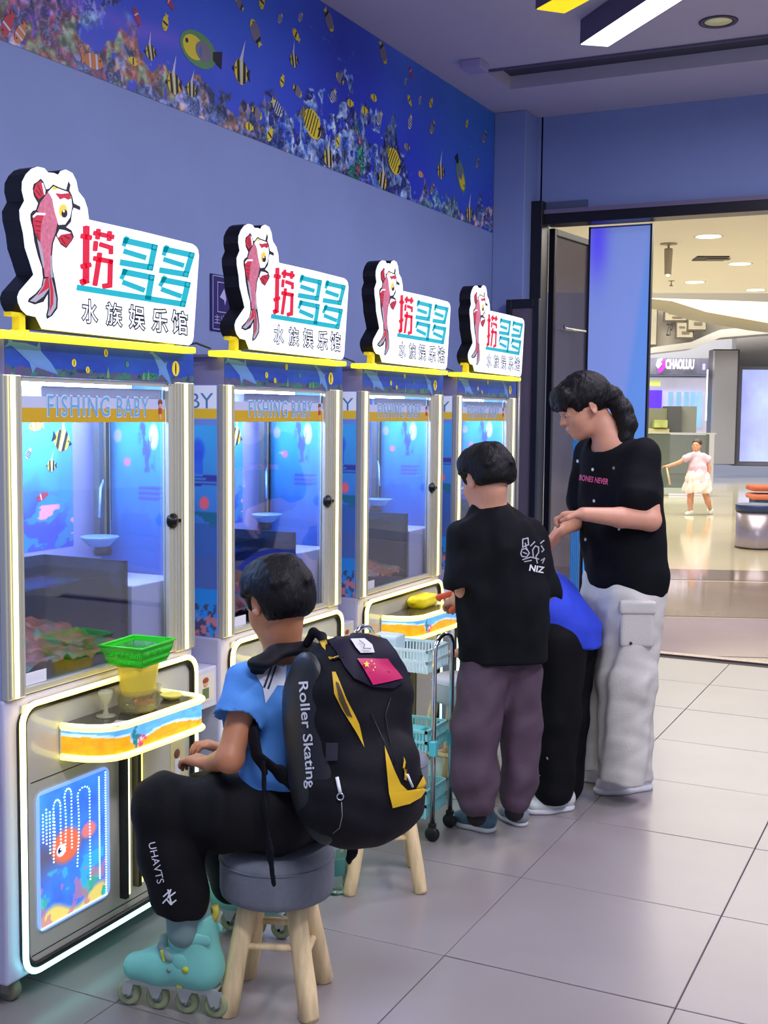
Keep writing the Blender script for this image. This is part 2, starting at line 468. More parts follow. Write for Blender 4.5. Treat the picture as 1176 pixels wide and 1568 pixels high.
# floor: a grout bed with large stoneware tiles of .605 x .594 m
def floor_mat(name, c, rough, noise=.07, sc=2.2):
    m = M(name, c, rough, noise=noise, nscale=sc); return m
fl = struct(MB().box(WX-.1, 4.2, -.5, DY+.05, -.05, -.004).done('floor', M('floor_grout', (62, 56, 60), .8)))
tm = floor_mat('grey_stoneware', (142, 134, 133), .30)
tb = MB(); tb.box(-.3012, .3012, -.2955, .2955, -.02, 0, bev=.0018); tile0 = tb.done('tile', tm, fl); tme = tile0.data
tm_n = tm.node_tree
g = tm_n.nodes.new('ShaderNodeNewGeometry')
for n in tm_n.nodes:
    if n.type == 'MAPPING': tm_n.links.new(g.outputs['Position'], n.inputs[0])
first = True
for i in range(-3, 6):
    for j in range(-5, 8):
        cx, cy = .79+.605*(i+.5), 2.783+.594*(j+.5)
        if cx-.31 < WX-.3 or cy > DY-.1: continue
        o = tile0 if first else tile0.copy()
        if not first: COL.objects.link(o)
        first = False
        o.location = (cx, cy, random.uniform(-.0006, .0004)); o.rotation_euler = (random.uniform(-.0007, .0007), random.uniform(-.0007, .0007), 0)

# ------------------------------------------------------------------ reef wallpaper on the wall
def mural_art(nu, nv, w, h, seed=3):
    x = np.linspace(0, w, nu)[None, :]*np.ones((nv, 1)); z = np.linspace(0, h, nv)[:, None]*np.ones((1, nu))
    t = z/h
    base = np.zeros((nv, nu, 3)); deep = np.array([42, 56, 205.]); mid = np.array([72, 128, 235.]); dk = np.array([24, 34, 165.])
    f = fbm(x*1.3, z*.8, seed); f = (f-.3)*2.2
    a = np.clip(.15+.7*t+.5*(f-.5), 0, 1)[..., None]
    base = deep*(1-a)+mid*a
    a = np.clip(.7-abs(x-3.95)/.6, 0, 1)[..., None]*.75*np.clip(t*1.6, 0, 1)[..., None]; base = base*(1-a)+dk*a
    a = np.clip((x-4.6)/.8, 0, 1)[..., None]*.75*t[..., None]; base = base*(1-a)+np.array([52, 120, 205.])*a
    # sparkles
    s = vnoise(x*60, z*60, 5) > .93; s &= fbm(x*3, z*3, 8) > .52; base[s] = base[s]*.5+np.array([120, 170, 240])*.5
    def reef(mask, cols, sc, seed):
        n1 = fbm(x*sc*.55, z*sc*.55, seed, 3); n2 = fbm(x*sc*1.9, z*sc*1.9, seed+5, 3); r = np.clip((n2-.22)*1.9, 0, 1)
        idx = np.clip(((n1-.2)*1.7*len(cols)).astype(int), 0, len(cols)-1); C = np.array(cols, float)[idx]*(.45+.85*r[..., None])
        lace = np.abs(fbm(x*sc*1.6, z*sc*1.6, seed+9, 2)-.38) < .022
        C[lace] = C[lace]*.5+np.array([185, 200, 235])*.5
        big = fbm(x*5, z*5, seed+3, 3)[..., None]; C = C*(.55+1.35*big); C = C*.86+np.array([34, 58, 190.])*.14
        m = np.clip((mask-.5)*5+.5, 0, 1)[..., None]; m = m*(fbm(x*11, z*11, seed+21, 3) > .27)[..., None]
        return C, m
    wob = (fbm(x*9, z*9, 31)-.47)*.42
    # tall bank at the left (blue-white), purple ledge, warm strip below
    for (mask, cols, sc, sd) in [
        (((2.38-x)/.35+.55+wob*3.5-(.45-t)*1.4), [(40, 70, 150), (70, 120, 190), (120, 170, 215), (30, 50, 120), (90, 130, 200)], 22, 41),
        ((((2.15-x)/.3+.6)*(t < .40)+wob*3), [(150, 90, 190), (90, 70, 160), (190, 130, 170), (60, 50, 120)], 26, 51),
        ((.26-t+wob*1.2)*6*(x < 2.9)+.2, [(205, 120, 70), (170, 190, 120), (190, 90, 110), (90, 90, 140), (220, 170, 120)], 24, 61),
        ((.17+.1*np.sin(x*2.3)-t+wob*1.4)*6+.3, [(90, 110, 150), (60, 90, 130), (150, 150, 190), (190, 150, 120), (50, 60, 120), (110, 150, 110)], 26, 71),
        ((.66-.75*abs(x-4.0)-t+wob*1.6)*6*(x > 3.3)+.2, [(50, 80, 175), (120, 160, 220), (180, 205, 240), (36, 50, 140), (60, 60, 120)], 26, 81),
        ((.42-2.2*abs(x-4.1)-t+wob)*6, [(40, 130, 90), (30, 100, 60), (150, 60, 60), (200, 120, 110)], 30, 91),
        ((.62-1.7*abs(x-4.5)-t+wob*1.5)*6, [(70, 110, 190), (150, 180, 220), (50, 60, 140), (90, 90, 160)], 24, 101),
        ((.30-.6*abs(x-5.2)-t+wob)*6, [(70, 120, 140), (130, 170, 170), (60, 80, 130), (120, 150, 90)], 26, 111)]:
        C, m = reef(mask, cols, sc, sd); base = base*(1-m)+C*m
    a = (np.exp(-((t-.33+.03*np.sin(x*6))/.05)**2)*np.clip(1-abs(x-2.55)/.8, 0, 1))[..., None]*.6
    base = base*(1-a)+np.array([140, 100, 225.])*a
    return base
MY0, MY1, MZ0, MZ1 = .9, 6.775, 2.508, 3.207
mu = thing('reef_wallpaper', 'long blue coral reef wallpaper running along the top of the left wall', 'wallpaper', (WX, MY0, MZ0))
art = mural_art(1300, 160, MY1-MY0, MZ1-MZ0)
grid_print('printed_sheet', lambda a, b: np.stack([a*0+.002, a*(MY1-MY0), b*(MZ1-MZ0)], 1), 1300, 160, art, paint_mat('wallpaper_print', 0, .42), mu)
P = dict(y=M('print_yellow', (236, 214, 50), .5), k=M('print_black', (18, 20, 42), .5), w=M('print_white', (205, 210, 235), .5), g=M('print_green', (96, 152, 96), .5),
         o=M('print_orange', (214, 128, 60), .5), r=M('print_red', (190, 60, 70), .5), s=M('print_grey', (128, 120, 140), .5), b=M('print_blue', (70, 110, 200), .5), d=M('print_dark_yellow', (150, 135, 40), .5))
PK = list(P); PM = [P[k] for k in PK]
def fish2d(kind, cx, cy, s, ang=0, flip=1):
    """returns [(polygon, colour key)]: a fish s long drawn round (cx, cy)"""
    out = []
    def T(pts): 
        ca, sa = math.cos(ang), math.sin(ang); return [(cx+(x*flip*ca-y*sa)*s, cy+(x*flip*sa+y*ca)*s) for x, y in pts]
    def body(l, h, x0=0): return [(x0+l*math.cos(2*PI*i/18), h*math.sin(2*PI*i/18)) for i in range(18)]
    tail = lambda x, w, h: [(x, .05), (x+w, h), (x+w*.8, 0), (x+w, -h), (x, -.05)]
    if kind == 'idol':
        out += [(T([(-.1, .3), (.25, 1.0), (.08, .3)]), 'w'), (T(body(.36, .38)), 'y'), (T(tail(.3, .2, .2)), 'k'), (T([(-.22, .28), (-.1, .37), (-.06, -.37), (-.2, -.3)]), 'k'), (T([(.12, .36), (.25, .27), (.25, -.27), (.1, -.36)]), 'k'), (T([(-.36, .1), (-.5, 0), (-.36, -.1)]), 'k'), (T([(-.06, .37), (.05, .38), (.03, -.38), (-.04, -.38)]), 'w')]
    elif kind == 'butter':
        out += [(T(body(.44, .33)), 'y'), (T(tail(.38, .18, .16)), 'd')]
        for q in (-.2, -.08, .04, .16, .27): out.append((T([(q, .27), (q+.035, .27), (q+.09, -.26), (q+.055, -.26)]), 'k'))
        out += [(T([(-.4, .12), (-.32, .2), (-.3, -.2), (-.38, -.1)]), 'k')]
    elif kind == 'tang':
        out += [(T(body(.45, .25)), 'g'), (T(body(.26, .17, -.12)), 'y'), (T(body(.2, .14, .12)), 's'), (T([(.36, .06), (.6, .13), (.58, -.13), (.36, -.06)]), 'k'), (T([(0, -.02), (.06, .08), (.08, -.12)]), 'b')]
    elif kind == 'stripe':
        out += [(T(body(.4, .26)), 'w'), (T(tail(.33, .18, .15)), 'y')]
        for q in (-.22, -.08, .06, .2): out.append((T([(q-.03, .24), (q+.03, .24), (q+.03, -.24), (q-.03, -.24)]), 'k'))
    elif kind == 'grey':
        out += [(T(body(.4, .27)), 's'), (T([(-.4, .05), (-.28, .2), (-.25, -.2), (-.38, -.08)]), 'y'), (T(tail(.33, .15, .14)), 'y'), (T([(.22, .2), (.32, .14), (.32, -.14), (.22, -.2)]), 'k')]
    elif kind == 'clown':
        out += [(T(body(.42, .22)), 'o'), (T(tail(.36, .18, .15)), 'o'), (T([(-.18, .2), (-.1, .22), (-.08, -.22), (-.18, -.2)]), 'w'), (T([(.12, .21), (.2, .19), (.2, -.19), (.12, -.21)]), 'w')]
    elif kind == 'small':
        out += [(T(body(.38, .24)), 'y'), (T(tail(.3, .2, .16)), 'y'), (T([(-.05, .2), (.06, .22), (.06, -.2), (-.05, -.2)]), 'k')]
    elif kind == 'red':
        out += [(T(body(.42, .2)), 'r'), (T(tail(.34, .2, .15)), 'r'), (T([(-.1, .18), (-.02, .2), (-.02, -.18), (-.1, -.18)]), 'w')]
    out.append((T(disc(-.29, .05, .035, n=8)), 'k')); return out
def add_fish(mb, lst, fn, keys=PK):
    for i, f in enumerate(lst):
        for j, (poly, k) in enumerate(fish2d(*f)):
            mb.flat(poly, lambda a, b: fn(a, b, (j+1)*.00025+i*.00001), mi=keys.index(k))
fl_ = []
for (u, v, kind, s, ang, fp) in [(303, 76, 'tang', 88, 0, 1), (229, 80, 'idol', 26, .2, 1), (265, 128, 'idol', 36, .1, 1), (292, 137, 'idol', 26, 0, 1), (368, 110, 'idol', 42, 0, 1), (390, 49, 'grey', 40, -.9, 1),
    (208, 24, 'red', 24, -1, 1), (252, 36, 'small', 26, 1.3, 1), (258, 3, 'red', 22, -.6, 1), (400, 3, 'small', 26, 1.3, 1), (428, 29, 'stripe', 18, .9, 1), (459, 27, 'stripe', 17, .9, 1), (452, 53, 'small', 24, -.5, 1), (449, 92, 'idol', 24, .2, 1),
    (142, 94, 'clown', 44, .1, -1), (30, 70, 'clown', 34, 1.0, 1), (10, 38, 'red', 40, 1, 1), (203, 94, 'small', 22, 0, -1), (478, 190, 'butter', 52, -.35, -1), (424, 166, 'stripe', 32, -.5, -1), (455, 140, 'grey', 26, -.3, -1), (431, 125, 'small', 20, 1.2, 1), (393, 174, 'grey', 28, -.2, -1),
    (503, 32, 'grey', 36, -.8, -1), (586, 82, 'grey', 34, -.9, -1), (519, 120, 'grey', 24, -.3, 1), (535, 158, 'small', 20, .1, 1), (557, 169, 'small', 20, .1, 1), (509, 148, 'stripe', 24, .9, 1), (572, 150, 'small', 20, 0, -1), (580, 182, 'stripe', 24, .9, 1), (603, 247, 'butter', 44, -.5, -1), (516, 218, 'small', 20, 1, 1),
    (502, 242, 'idol', 30, .1, 1), (380, 198, 'small', 22, 0, 1), (585, 282, 'idol', 30, -.2, -1), (628, 110, 'red', 18, -.8, 1), (626, 153, 'small', 18, -.8, 1), (659, 158, 'small', 18, .9, 1), (627, 188, 'stripe', 22, 1.2, 1), (661, 196, 'grey', 22, 1, 1), (642, 154, 'stripe', 14, 1.2, 1), (622, 225, 'grey', 18, 0, 1),
    (643, 267, 'clown', 18, 0, 1), (674, 262, 'idol', 26, .1, 1), (705, 270, 'tang', 48, -.95, -1), (741, 210, 'grey', 20, 1.1, 1), (714, 190, 'small', 14, 1.1, 1), (661, 290, 'grey', 18, 1, 1), (718, 327, 'idol', 26, .1, 1), (730, 250, 'grey', 16, 1, 1), (412, 240, 'small', 24, 1, 1), (620, 125, 'stripe', 12, 1, 1), (365, 5, 'grey', 24, -.5, 1)]:
    p = onx(u, v, WX); pq = onx(u+10, v, WX); ph = onx(u, v-10, WX)
    sz = s/10*((ph.z-p.z))*1.0
    fl_.append((kind, p.y-MY0, min(max(p.z-MZ0, .04), .66), sz*1.25, ang, fp))
for f_ in fl_:
    mb = MB(); add_fish(mb, [f_], lambda a, b, l: (.003+l, min(max(a, .002), MY1-MY0-.002), min(max(b, .001), .697)))
    mb.done('printed_fish', PM, mu, norm=False)

# exit notice on the wall behind the second sign
p = onx(321, 420, WX); en = thing('wall_notice', 'dark blue square notice on the wall behind the second sign', 'notice', (WX, p.y, 1.73))
navy = M('navy_board', (38, 28, 105), .4); lil = M('lilac_print', (190, 190, 240), .5)
MB().box(0, .008, 0, .20, 0, .215, bev=.002).done('board', navy, en)
mb = MB()
for q in (.008, ): 
    for bx in ((q, .192, .207, .210), (q, .192, .005, .008)): mb.box(.008, .009, bx[0], bx[1], bx[2], bx[3])
    mb.box(.008, .009, .008, .011, .005, .21); mb.box(.008, .009, .189, .192, .005, .21)
mb.box(.008, .009, .04, .043, .075, .185); mb.box(.008, .009, .04, .16, .185, .188); mb.box(.008, .009, .04, .16, .072, .075)
mb.flat([(.055, .13), (.085, .165), (.10, .125), (.09, .10), (.085, .12)], lambda a, b: (.0092, a, b))
text_into(mb, '主出入口', lambda a, b: (.0092, .1+a, .045+b), w=.165, h=.035); mb.done('notice_print', lil, en)

# ------------------------------------------------------------------ ceiling fixtures
def bar_light(name, pts, label, emitm, zb=3.10):
    """hanging bar: pts = four plan corners of its lit underside"""
    cx = sum(p[0] for p in pts)/4; cy = sum(p[1] for p in pts)/4
    t = thing(name, label, 'ceiling light', (cx, cy, zb), 0, None)
    mb = MB(); mb.prism([(x-cx, y-cy) for x, y in pts], lambda a, b, c_: (a, b, c_), CZ-zb-.002); mb.done('housing', M('lamp_housing', (92, 84, 118), .5), t)
    k = .0; e = MB(); sh = lambda x, y: ((x-cx)*.985, (y-cy)*.985)
    e.prism([sh(x, y) for x, y in pts], lambda a, b, c_: (a, b, -.004+c_), .0045); e.done('diffuser', emitm, t); return t
zb = 3.10
def barpts(u1, v1, u2, v2, ud, vd, L):
    a = onz(u1, v1, zb); b = onz(u2, v2, zb); d = (onz(ud, vd, zb)-a); d.normalize()
    return [(a.x, a.y), (b.x, b.y), (b.x+d.x*L, b.y+d.y*L), (a.x+d.x*L, a.y+d.y*L)]
wl = M('white_diffuser', (250, 250, 255), .5, emit=2.2, ecol=(240, 240, 255))
yl = M('yellow_diffuser', (240, 210, 20), .5, emit=1.0, ecol=(250, 214, 8))
b1 = bar_light('bar_light', barpts(888, 68, 930, 71, 990, 0, 1.2), 'white glowing bar light hanging slantwise under the shop ceiling', wl)
b2 = bar_light('bar_light', barpts(820, 14, 863, 20, 845, 0, 1.1), 'yellow bar light at the top edge, left of the white bar', yl)
p = onz(1100, 34, CZ-.004); t = thing('downlight', 'round unlit recessed downlight right of the white bar light', 'ceiling light', p)
MB().lathe([(.062, .003), (.062, 0), (.085, -.002), (.088, .003), (.062, .003)], 28).done('trim_ring', M('ring_grey', (70, 62, 84), .4), t)
MB().lathe([(0, .002), (.062, .0025), (.062, .0038), (0, .0038)], 24).done('lens', M('pale_lens', (210, 205, 160), .3, emit=.25, ecol=(200, 195, 140)), t)
p = onz(727, 95, CZ); t = thing('ceiling_sensor', 'small white box fixed to the ceiling at the slot end', 'sensor', p)
MB().box(-.055, .055, -.06, .06, -.045, 0, bev=.006).done('case', M('sensor_white', (176, 168, 206), .5), t)

# ------------------------------------------------------------------ doorway: black frame, header beam, door leaves, blue panel
fr = struct(MB().box(-.46, -.385, DY-.09, DY+.02, 0, 2.70, bev=.003).done('door_1', black))
MB().box(-.385, 4.2, DY-.05, DY+.10, 2.565, 2.63, bev=.003).done('header_beam', black, fr)
MB().box(-.385, -.13, DY-.02, DY+.30, 2.63, 2.70).done('canopy_return', M('canopy_grey', (88, 100, 130), .5), fr)
MB().box(-.385, 4.2, DY-.055, DY-.048, 2.625, 2.65).done('header_trim', M('header_trim_paint', (120, 110, 140), .4), fr)
MB().box(-.46, 4.2, 7.03, 7.10, -.01, .006, bev=.002).done('threshold', M('steel_threshold', (140, 122, 120), .25, .8), fr)
gl_dark = milky('door_glass', (128, 118, 132), .55, .12)
def leaf(name, label, p0, p1, zt, fw, rail, cat='door', part_handle=True):
    d = Vector((p1[0]-p0[0], p1[1]-p0[1], 0)); L = d.length; rz = math.atan2(d.y, d.x)
    t = thing(name, label, cat, (p0[0], p0[1], 0), rz)
    mb = MB(); mb.box(0, fw, -.02, .02, 0.01, zt, bev=.003); mb.box(L-fw, L, -.02, .02, .01, zt, bev=.003); mb.box(fw, L-fw, -.02, .02, zt-rail, zt, bev=.003); mb.box(fw, L-fw, -.02, .02, .01, .1, bev=.003)
    mb.done('frame', black, t)
    MB().box(fw, L-fw, -.004, .004, .1, zt-rail).done('pane', gl_dark, t)
    return t, L
t1, L = leaf('glass_door', 'tall black framed glass door leaf standing open at the left of the doorway', (-.38, 7.08), (-.31, 7.66), 2.56, .03, .04)
h = MB(); h.tube([(L*.2, -.045, 1.98), (L*.2, -.045, 1.96), (L*.75, -.045, 1.96)], .009); h.done('handle', chrome, t1)
t2, L = leaf('folding_gate', 'lower black framed glass door leaf beside the fourth machine', (-.53, 6.72), (-.325, 6.72), 2.10, .035, .05)
h = MB(); h.tube([(L*.5, -.05, .55), (L*.5, -.05, 1.95)], .011); h.done('handle', alu, t2)
# blue glass panel, its blue light put into a graded, glowing print
bp_ = thing('blue_panel', 'tall light blue glass panel with a black edge right of the door leaves', 'panel', (-.155, 7.12, 0))
nu, nv = 40, 240; a, b = np.meshgrid(np.linspace(0, 1, nu), np.linspace(0, 1, nv))
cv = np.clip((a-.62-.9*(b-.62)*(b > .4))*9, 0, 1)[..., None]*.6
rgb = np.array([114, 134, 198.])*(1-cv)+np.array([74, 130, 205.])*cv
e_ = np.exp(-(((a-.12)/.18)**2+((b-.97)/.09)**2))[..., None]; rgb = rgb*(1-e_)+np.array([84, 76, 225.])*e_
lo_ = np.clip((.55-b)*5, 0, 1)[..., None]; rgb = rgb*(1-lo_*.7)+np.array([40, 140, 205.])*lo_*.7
MB().box(0, .38, 0, .03, .01, 2.56).done('back_board', M('panel_blue', (80, 110, 200), .4), bp_)
grid_print('glow_print', lambda a, b: np.stack([.008+a*.364, a*0-.002, .02+b*2.53], 1), nu, nv, rgb, paint_mat('blue_light_print', .75, .25), bp_)
e = MB(); e.box(-.004, .008, -.006, .035, .01, 2.56); e.box(.372, .384, -.006, .035, .01, 2.56); e.done('edge_strip', black, bp_)
mb = MB()
for i in range(5): mb.box(-.075+.012*i, -.068+.012*i, .0, .02, .01, 1.32+.1*0)
mb.done('blue_edge_fin', M('bright_blue_fin', (34, 130, 205), .3, emit=.2), bp_)

# ================================================================== the fishing machines
cream = (255, 240, 176)
neon = led_mat('neon_tube_rgb', (255, 226, 96), (150, 250, 236), .15, .62, 4.0)
neon_y = M('neon_yellow', (255, 250, 150), .5, emit=2.2, ecol=(255, 240, 110))
neon_w = M('neon_white', (255, 255, 240), .5, emit=2.4, ecol=(255, 246, 180))
led_post = M('post_led', (255, 250, 215), .5, emit=2.2, ecol=(255, 238, 140))
strip_y = M('yellow_top_strip', (240, 235, 60), .5, emit=1.15, ecol=(255, 242, 40))
cab_m = M('cabinet_white', (186, 186, 214), .35, noise=.03, nscale=5)
panel_m = M('front_panel_grey', (198, 196, 180), .24, coat=.9)
chan_m = M('channel_black', (24, 24, 20), .4)
glass = glass_mat('clear_glass', (.93, .95, .97), .07)
MW, MD = .75, .60
def XF(x): return lambda a, b: (x, a, b)
mc = thing('fishing_machine', 'first and nearest fish scooping machine, with the green basket on its tray', 'arcade machine', (0, 2.035, 0), 0, 'fish scooping machines in a row along the wall')
b = MB(); b.box(-MD, -.012, 0, MW, .06, .745, bev=.006); b.done('cabinet', cab_m, mc)
fp = MB().box(-.03, -.004, .055, .735, .075, .725, bev=.004).done('front_panel', panel_m, mc)
MB().box(-.0042, -.003, .075, .72, .105, .107).done('panel_seam', chan_m, fp); MB().box(-.0042, -.003, .08, .40, .531, .533).done('panel_seam', chan_m, fp)
loop = [(.0, y, z) for y, z in rounded(.045, .742, .07, .725, .045, 6)]
MB().tube([(-.004, y*.985+.0105 if False else y+(.008 if y < .4 else -.008), z+(.008 if z < .4 else -.008)) for x, y, z in loop], .012, 6, closed=True).done('neon_channel', chan_m, mc)
MB().tube([(.006, y, z) for x, y, z in loop], .0072, 8, closed=True).done('neon_frame', neon, mc)
for (y, z0, z1, m, nm) in ((.431, .132, .56, neon_w, 'neon_bar'), (.486, .146, .56, neon_y, 'neon_bar')):
    o = MB().box(-.004, .010, y-.005, y+.005, z0, z1, bev=.002).done(nm, m, mc); MB().box(-.004, .016, y-.024, y-.010, z0-.004, z1).done('bar_channel', chan_m, o)
# tray
TZ0, TZ1 = .572, .650
plan = [(0, .185)]+[(.055+.075*math.sin(t_), .255-.075*math.cos(t_)+.01) for t_ in [PI/2*i/8*1.0 for i in range(0, 9)]]
plan = [(0, .18), (.03, .183), (.07, .193), (.10, .21), (.122, .235), (.133, .27), (.140, .40), (.145, .52), (.147, .555), (.143, .572), (.13, .582), (.10, .586), (0, .588)]
tr = MB().prism([(x, y) for x, y in plan], lambda a, b_, c_: (a-.002, b_, TZ0+.004+c_), TZ1-TZ0-.004).done('tray', M('tray_white', (225, 225, 215), .4), mc)
MB().prism([(x*.93, .385+(y-.385)*.95) for x, y in plan], lambda a, b_, c_: (a, b_, TZ1+c_), .0025).done('tray_top', M('tray_black', (48, 46, 50), .2, coat=.4), tr)
MB().tube([(x+.004, y, TZ1) for x, y in plan], .0085, 8).done('tray_neon', neon_w if False else M('neon_cream', (255, 255, 210), .5, emit=2.2, ecol=(255, 240, 110)), tr)
MB().tube([(x+.004, y, TZ0) for x, y in plan], .0085, 8).done('tray_neon', M('neon_cream', ), tr)
# printed band round the tray (backlit)
pl = [Vector((x+.001, y)) for x, y in plan]; L_ = [0]
for a, c_ in zip(pl, pl[1:]): L_.append(L_[-1]+(c_-a).length)
def along(s):
    s = s*L_[-1]
    for i in range(len(pl)-1):
        if s <= L_[i+1]+1e-9: k = (s-L_[i])/(L_[i+1]-L_[i]); return pl[i].lerp(pl[i+1], k)
    return pl[-1]
nu, nv = 150, 24; a, b = np.meshgrid(np.linspace(0, 1, nu), np.linspace(0, 1, nv))
edge = .35+.12*np.sin(a*14)+.35*(fbm(a*9, b*2, 4)-.4)+np.where(a < .3, .28, 0)
rgb = np.where((b < edge)[..., None], np.array([250, 168, 30.]), np.array([96, 176, 238.])); rgb = np.where(((b > edge)*(b < edge+.12))[..., None], np.array([190, 225, 245.]), rgb)
rgb = rgb*(1-.25*(fbm(a*30, b*6, 9)[..., None]-.4)); rgb = np.where(((abs(a-.33)+abs(b-.5)*.05 < .03)*(fbm(a*40, b*8, 3) > .42))[..., None], np.array([40, 120, 130.]), rgb)
rgb = np.where(((abs(a-.37) < .025)*(b < .5)*(fbm(a*50, b*9, 13) > .45))[..., None], np.array([215, 60, 120.]), rgb); rgb[b > .93] = [255, 250, 220]
def bandf(U, V):
    pts = [along(u) for u in U]; return np.array([[p.x+.001, p.y, TZ0+.008+v*(TZ1-TZ0-.016)] for p, v in zip(pts, V)])
grid_print('tray_print', bandf, nu, nv, rgb, paint_mat('tray_backlit_print', .75, .3), tr)
# picture window in the front panel with dotted leds
pw = MB().prism(rounded(.095, .362, .155, .502, .022, 4), lambda y, z, c_: (-.003+c_, y, z), .004).done('picture_window', M('window_rim_glow', (150, 190, 250), .3, emit=.8, ecol=(130, 170, 250)), mc)
nu, nv = 90, 116; a, b = np.meshgrid(np.linspace(0, 1, nu), np.linspace(0, 1, nv))
f = fbm(a*4, b*5, 21); rgb = np.array([60, 98, 228.])*(1-f[..., None]*.5)+np.array([70, 190, 235.])*(f[..., None]*.6)
def blend(m, c_): 
    global rgb
    m = np.clip(m, 0, 1)[..., None]; rgb = rgb*(1-m)+np.array(c_, float)*m
blend((.55-a*.5-abs(b-.52)*2)*2, (96, 92, 120)); blend((1-((a-.38)/.24)**2-((b-.54)/.15)**2)*2, (225, 110, 80)); blend((1-((a-.72)/.13)**2-((b-.58)/.07)**2)*2, (215, 120, 125))
blend((1-((a-.30)/.07)**2-((b-.52)/.05)**2)*4, (235, 240, 250)); blend((1-((a-.28)/.03)**2-((b-.52)/.025)**2)*4, (25, 30, 90))
blend((.10+.05*np.sin(a*9)-b)*20, (225, 205, 110)); blend((.17+.1*np.sin(a*7+2)-b)*20*(f > .45), (70, 170, 150)); blend((f > .52)*(b < .4)*.6, (60, 190, 220)); blend((fbm(a*9, b*9, 2) > .55)*(b < .3)*.7, (190, 120, 150))
grid_print('backlit_picture', lambda a, b: np.stack([a*0+.0018, .103+a*.245, .165+b*.33], 1), nu, nv, rgb, paint_mat('backlit_picture_print', .95, .15), pw)
dm = MB()
def dot(y, z): dm.box(.0018, .0032, y-.0019, y+.0019, z-.0016, z+.0016)
for i in range(48): dot(.345, .168+i*.0068); dot(.320, .215+i*.0058) if i < 47 else None
for i in range(36): dot(.105+i*.0069, .163); 
for (y0_, y1_, zt, n1, n2) in ((.238, .283, .475, 26, 33), (.19, .215, .487, 20, 20), (.15, .175, .47, 16, 18)):
    for i in range(int(n1*.85)): dot(y0_+.004*math.sin(i*.2), zt-.02-i*.0085)
    for i in range(int(n2*.85)): dot(y1_, zt-.02-i*.0085)
    for i in range(8): t_ = PI*i/7; dot((y0_+y1_)/2-(y1_-y0_)/2*math.cos(t_), zt-.02+.018*math.sin(t_))
for i in range(4):
    for j in range(9+2*i): dot(.113+.012*i, .455-.010*abs(i-1)-j*.0085)
tag(dm.done('led_dots', M('led_dot', (220, 250, 255), .5, emit=2.5, ecol=(190, 235, 255)), pw), kind='stuff')
# stickers at the right of the lower panel
st = MB(); st.box(-.004, -.0025, .632, .70, .36, .49); st.done('sticker', M('sticker_cream', (214, 205, 150), .5), fp)
st = MB(); st.ball((-.002, .662, .455), .014, 8, 0, (.15, 1, 1)); st.box(-.0025, -.001, .650, .675, .39, .44, mi=1); st.box(-.0025, -.0008, .640, .652, .37, .40, mi=2); st.done('sticker_print', [M('sticker_brown', (120, 70, 60), .5), M('sticker_white', (225, 225, 235), .5), M('sticker_blue', (60, 80, 150), .5)], fp)
# change box on the cabinet flank
cb = MB().box(-.16, -.02, -.125, -.001, .545, .665, bev=.003).done('side_box', M('side_box_white', (205, 205, 222), .4), mc)
MB().box(-.019, -.0185, -.105, -.02, .565, .65).done('box_sticker', M('sticker_pale', (222, 216, 200), .5), cb)
x_ = MB(); x_.ball((-.0185, -.062, .622), .013, 8, 0, (.15, 1, 1)); x_.box(-.0185, -.0178, -.078, -.046, .575, .607, mi=1); x_.ball((-.018, -.062, .63), .016, 8, 2, (.12, 1, .6)); x_.done('box_sticker_print', [M('sticker_skin', (225, 165, 130), .5), M('sticker_green', (96, 118, 70), .5), M('sticker_rust', (150, 70, 45), .5)], cb)
# header with reef print, roof strip
hd = MB().box(-MD, -.006, .018, .75, 1.498, 1.580).done('header', M('header_lilac', (150, 145, 185), .5), mc)
nu, nv = 220, 26; a, b = np.meshgrid(np.linspace(0, 1, nu), np.linspace(0, 1, nv))
f = fbm(a*7, b*1.2, 61); rgb = np.array([26, 46, 150.])*(1-f[..., None])+np.array([40, 96, 185.])*f[..., None]
rf = (b < .22+.3*(fbm(a*14, b*2, 7)-.45)); cc = np.array([[30, 50, 110], [60, 90, 90], [90, 70, 120], [40, 120, 90], [36, 40, 90]], float)[np.clip((fbm(a*30, b*5, 8)*7-1).astype(int), 0, 4)]
rgb = np.where(rf[..., None], cc, rgb)
grid_print('header_print', lambda a, b: np.stack([a*0-.0045, .018+a*.732, 1.50+b*.079], 1), nu, nv, rgb, paint_mat('header_reef_print', .12, .3), hd)
mb = MB()
def dolphin(cx, cy, s, ang):
    ca, sa = math.cos(ang), math.sin(ang); T = lambda pts: [(cx+(x*ca-y*sa)*s, cy+(x*sa+y*ca)*s) for x, y in pts]
    return T([(-.55, .12), (-.42, .06), (-.2, .14), (.02, .18), (.04, .27), (.12, .15), (.35, .08), (.55, -.02), (.38, -.05), (.1, -.09), (.06, -.2), (-.04, -.08), (-.3, -.02), (-.44, 0), (-.56, -.08), (-.5, .02)]), T([(-.3, 0), (.0, -.04), (.45, -.03), (.1, -.07)])
hmats = [M('dolphin_blue', (96, 140, 205), .4), M('dolphin_belly', (104, 138, 196), .4), P['y'], P['k'], P['g'], P['w']]
def hdone(m_, n_): m_.done(n_, hmats, hd, norm=False)
mb.bm.free()
for cx, cy, s, an, k in ((.108, 1.54, .17, -.35, 0), (.60, 1.535, .12, -.75, 0)):
    mb = MB(); A, B = dolphin(cx, cy, s, an); mb.flat(A, XF(-.0040), 0); mb.flat(B, XF(-.0037), 1); hdone(mb, 'printed_dolphin')
mb = MB(); mb.flat(disc(.665, 1.537, .017, .021), XF(-.0036), 2); mb.flat(disc(.665, 1.537, .003, .017), XF(-.0033), 3); hdone(mb, 'printed_fish')
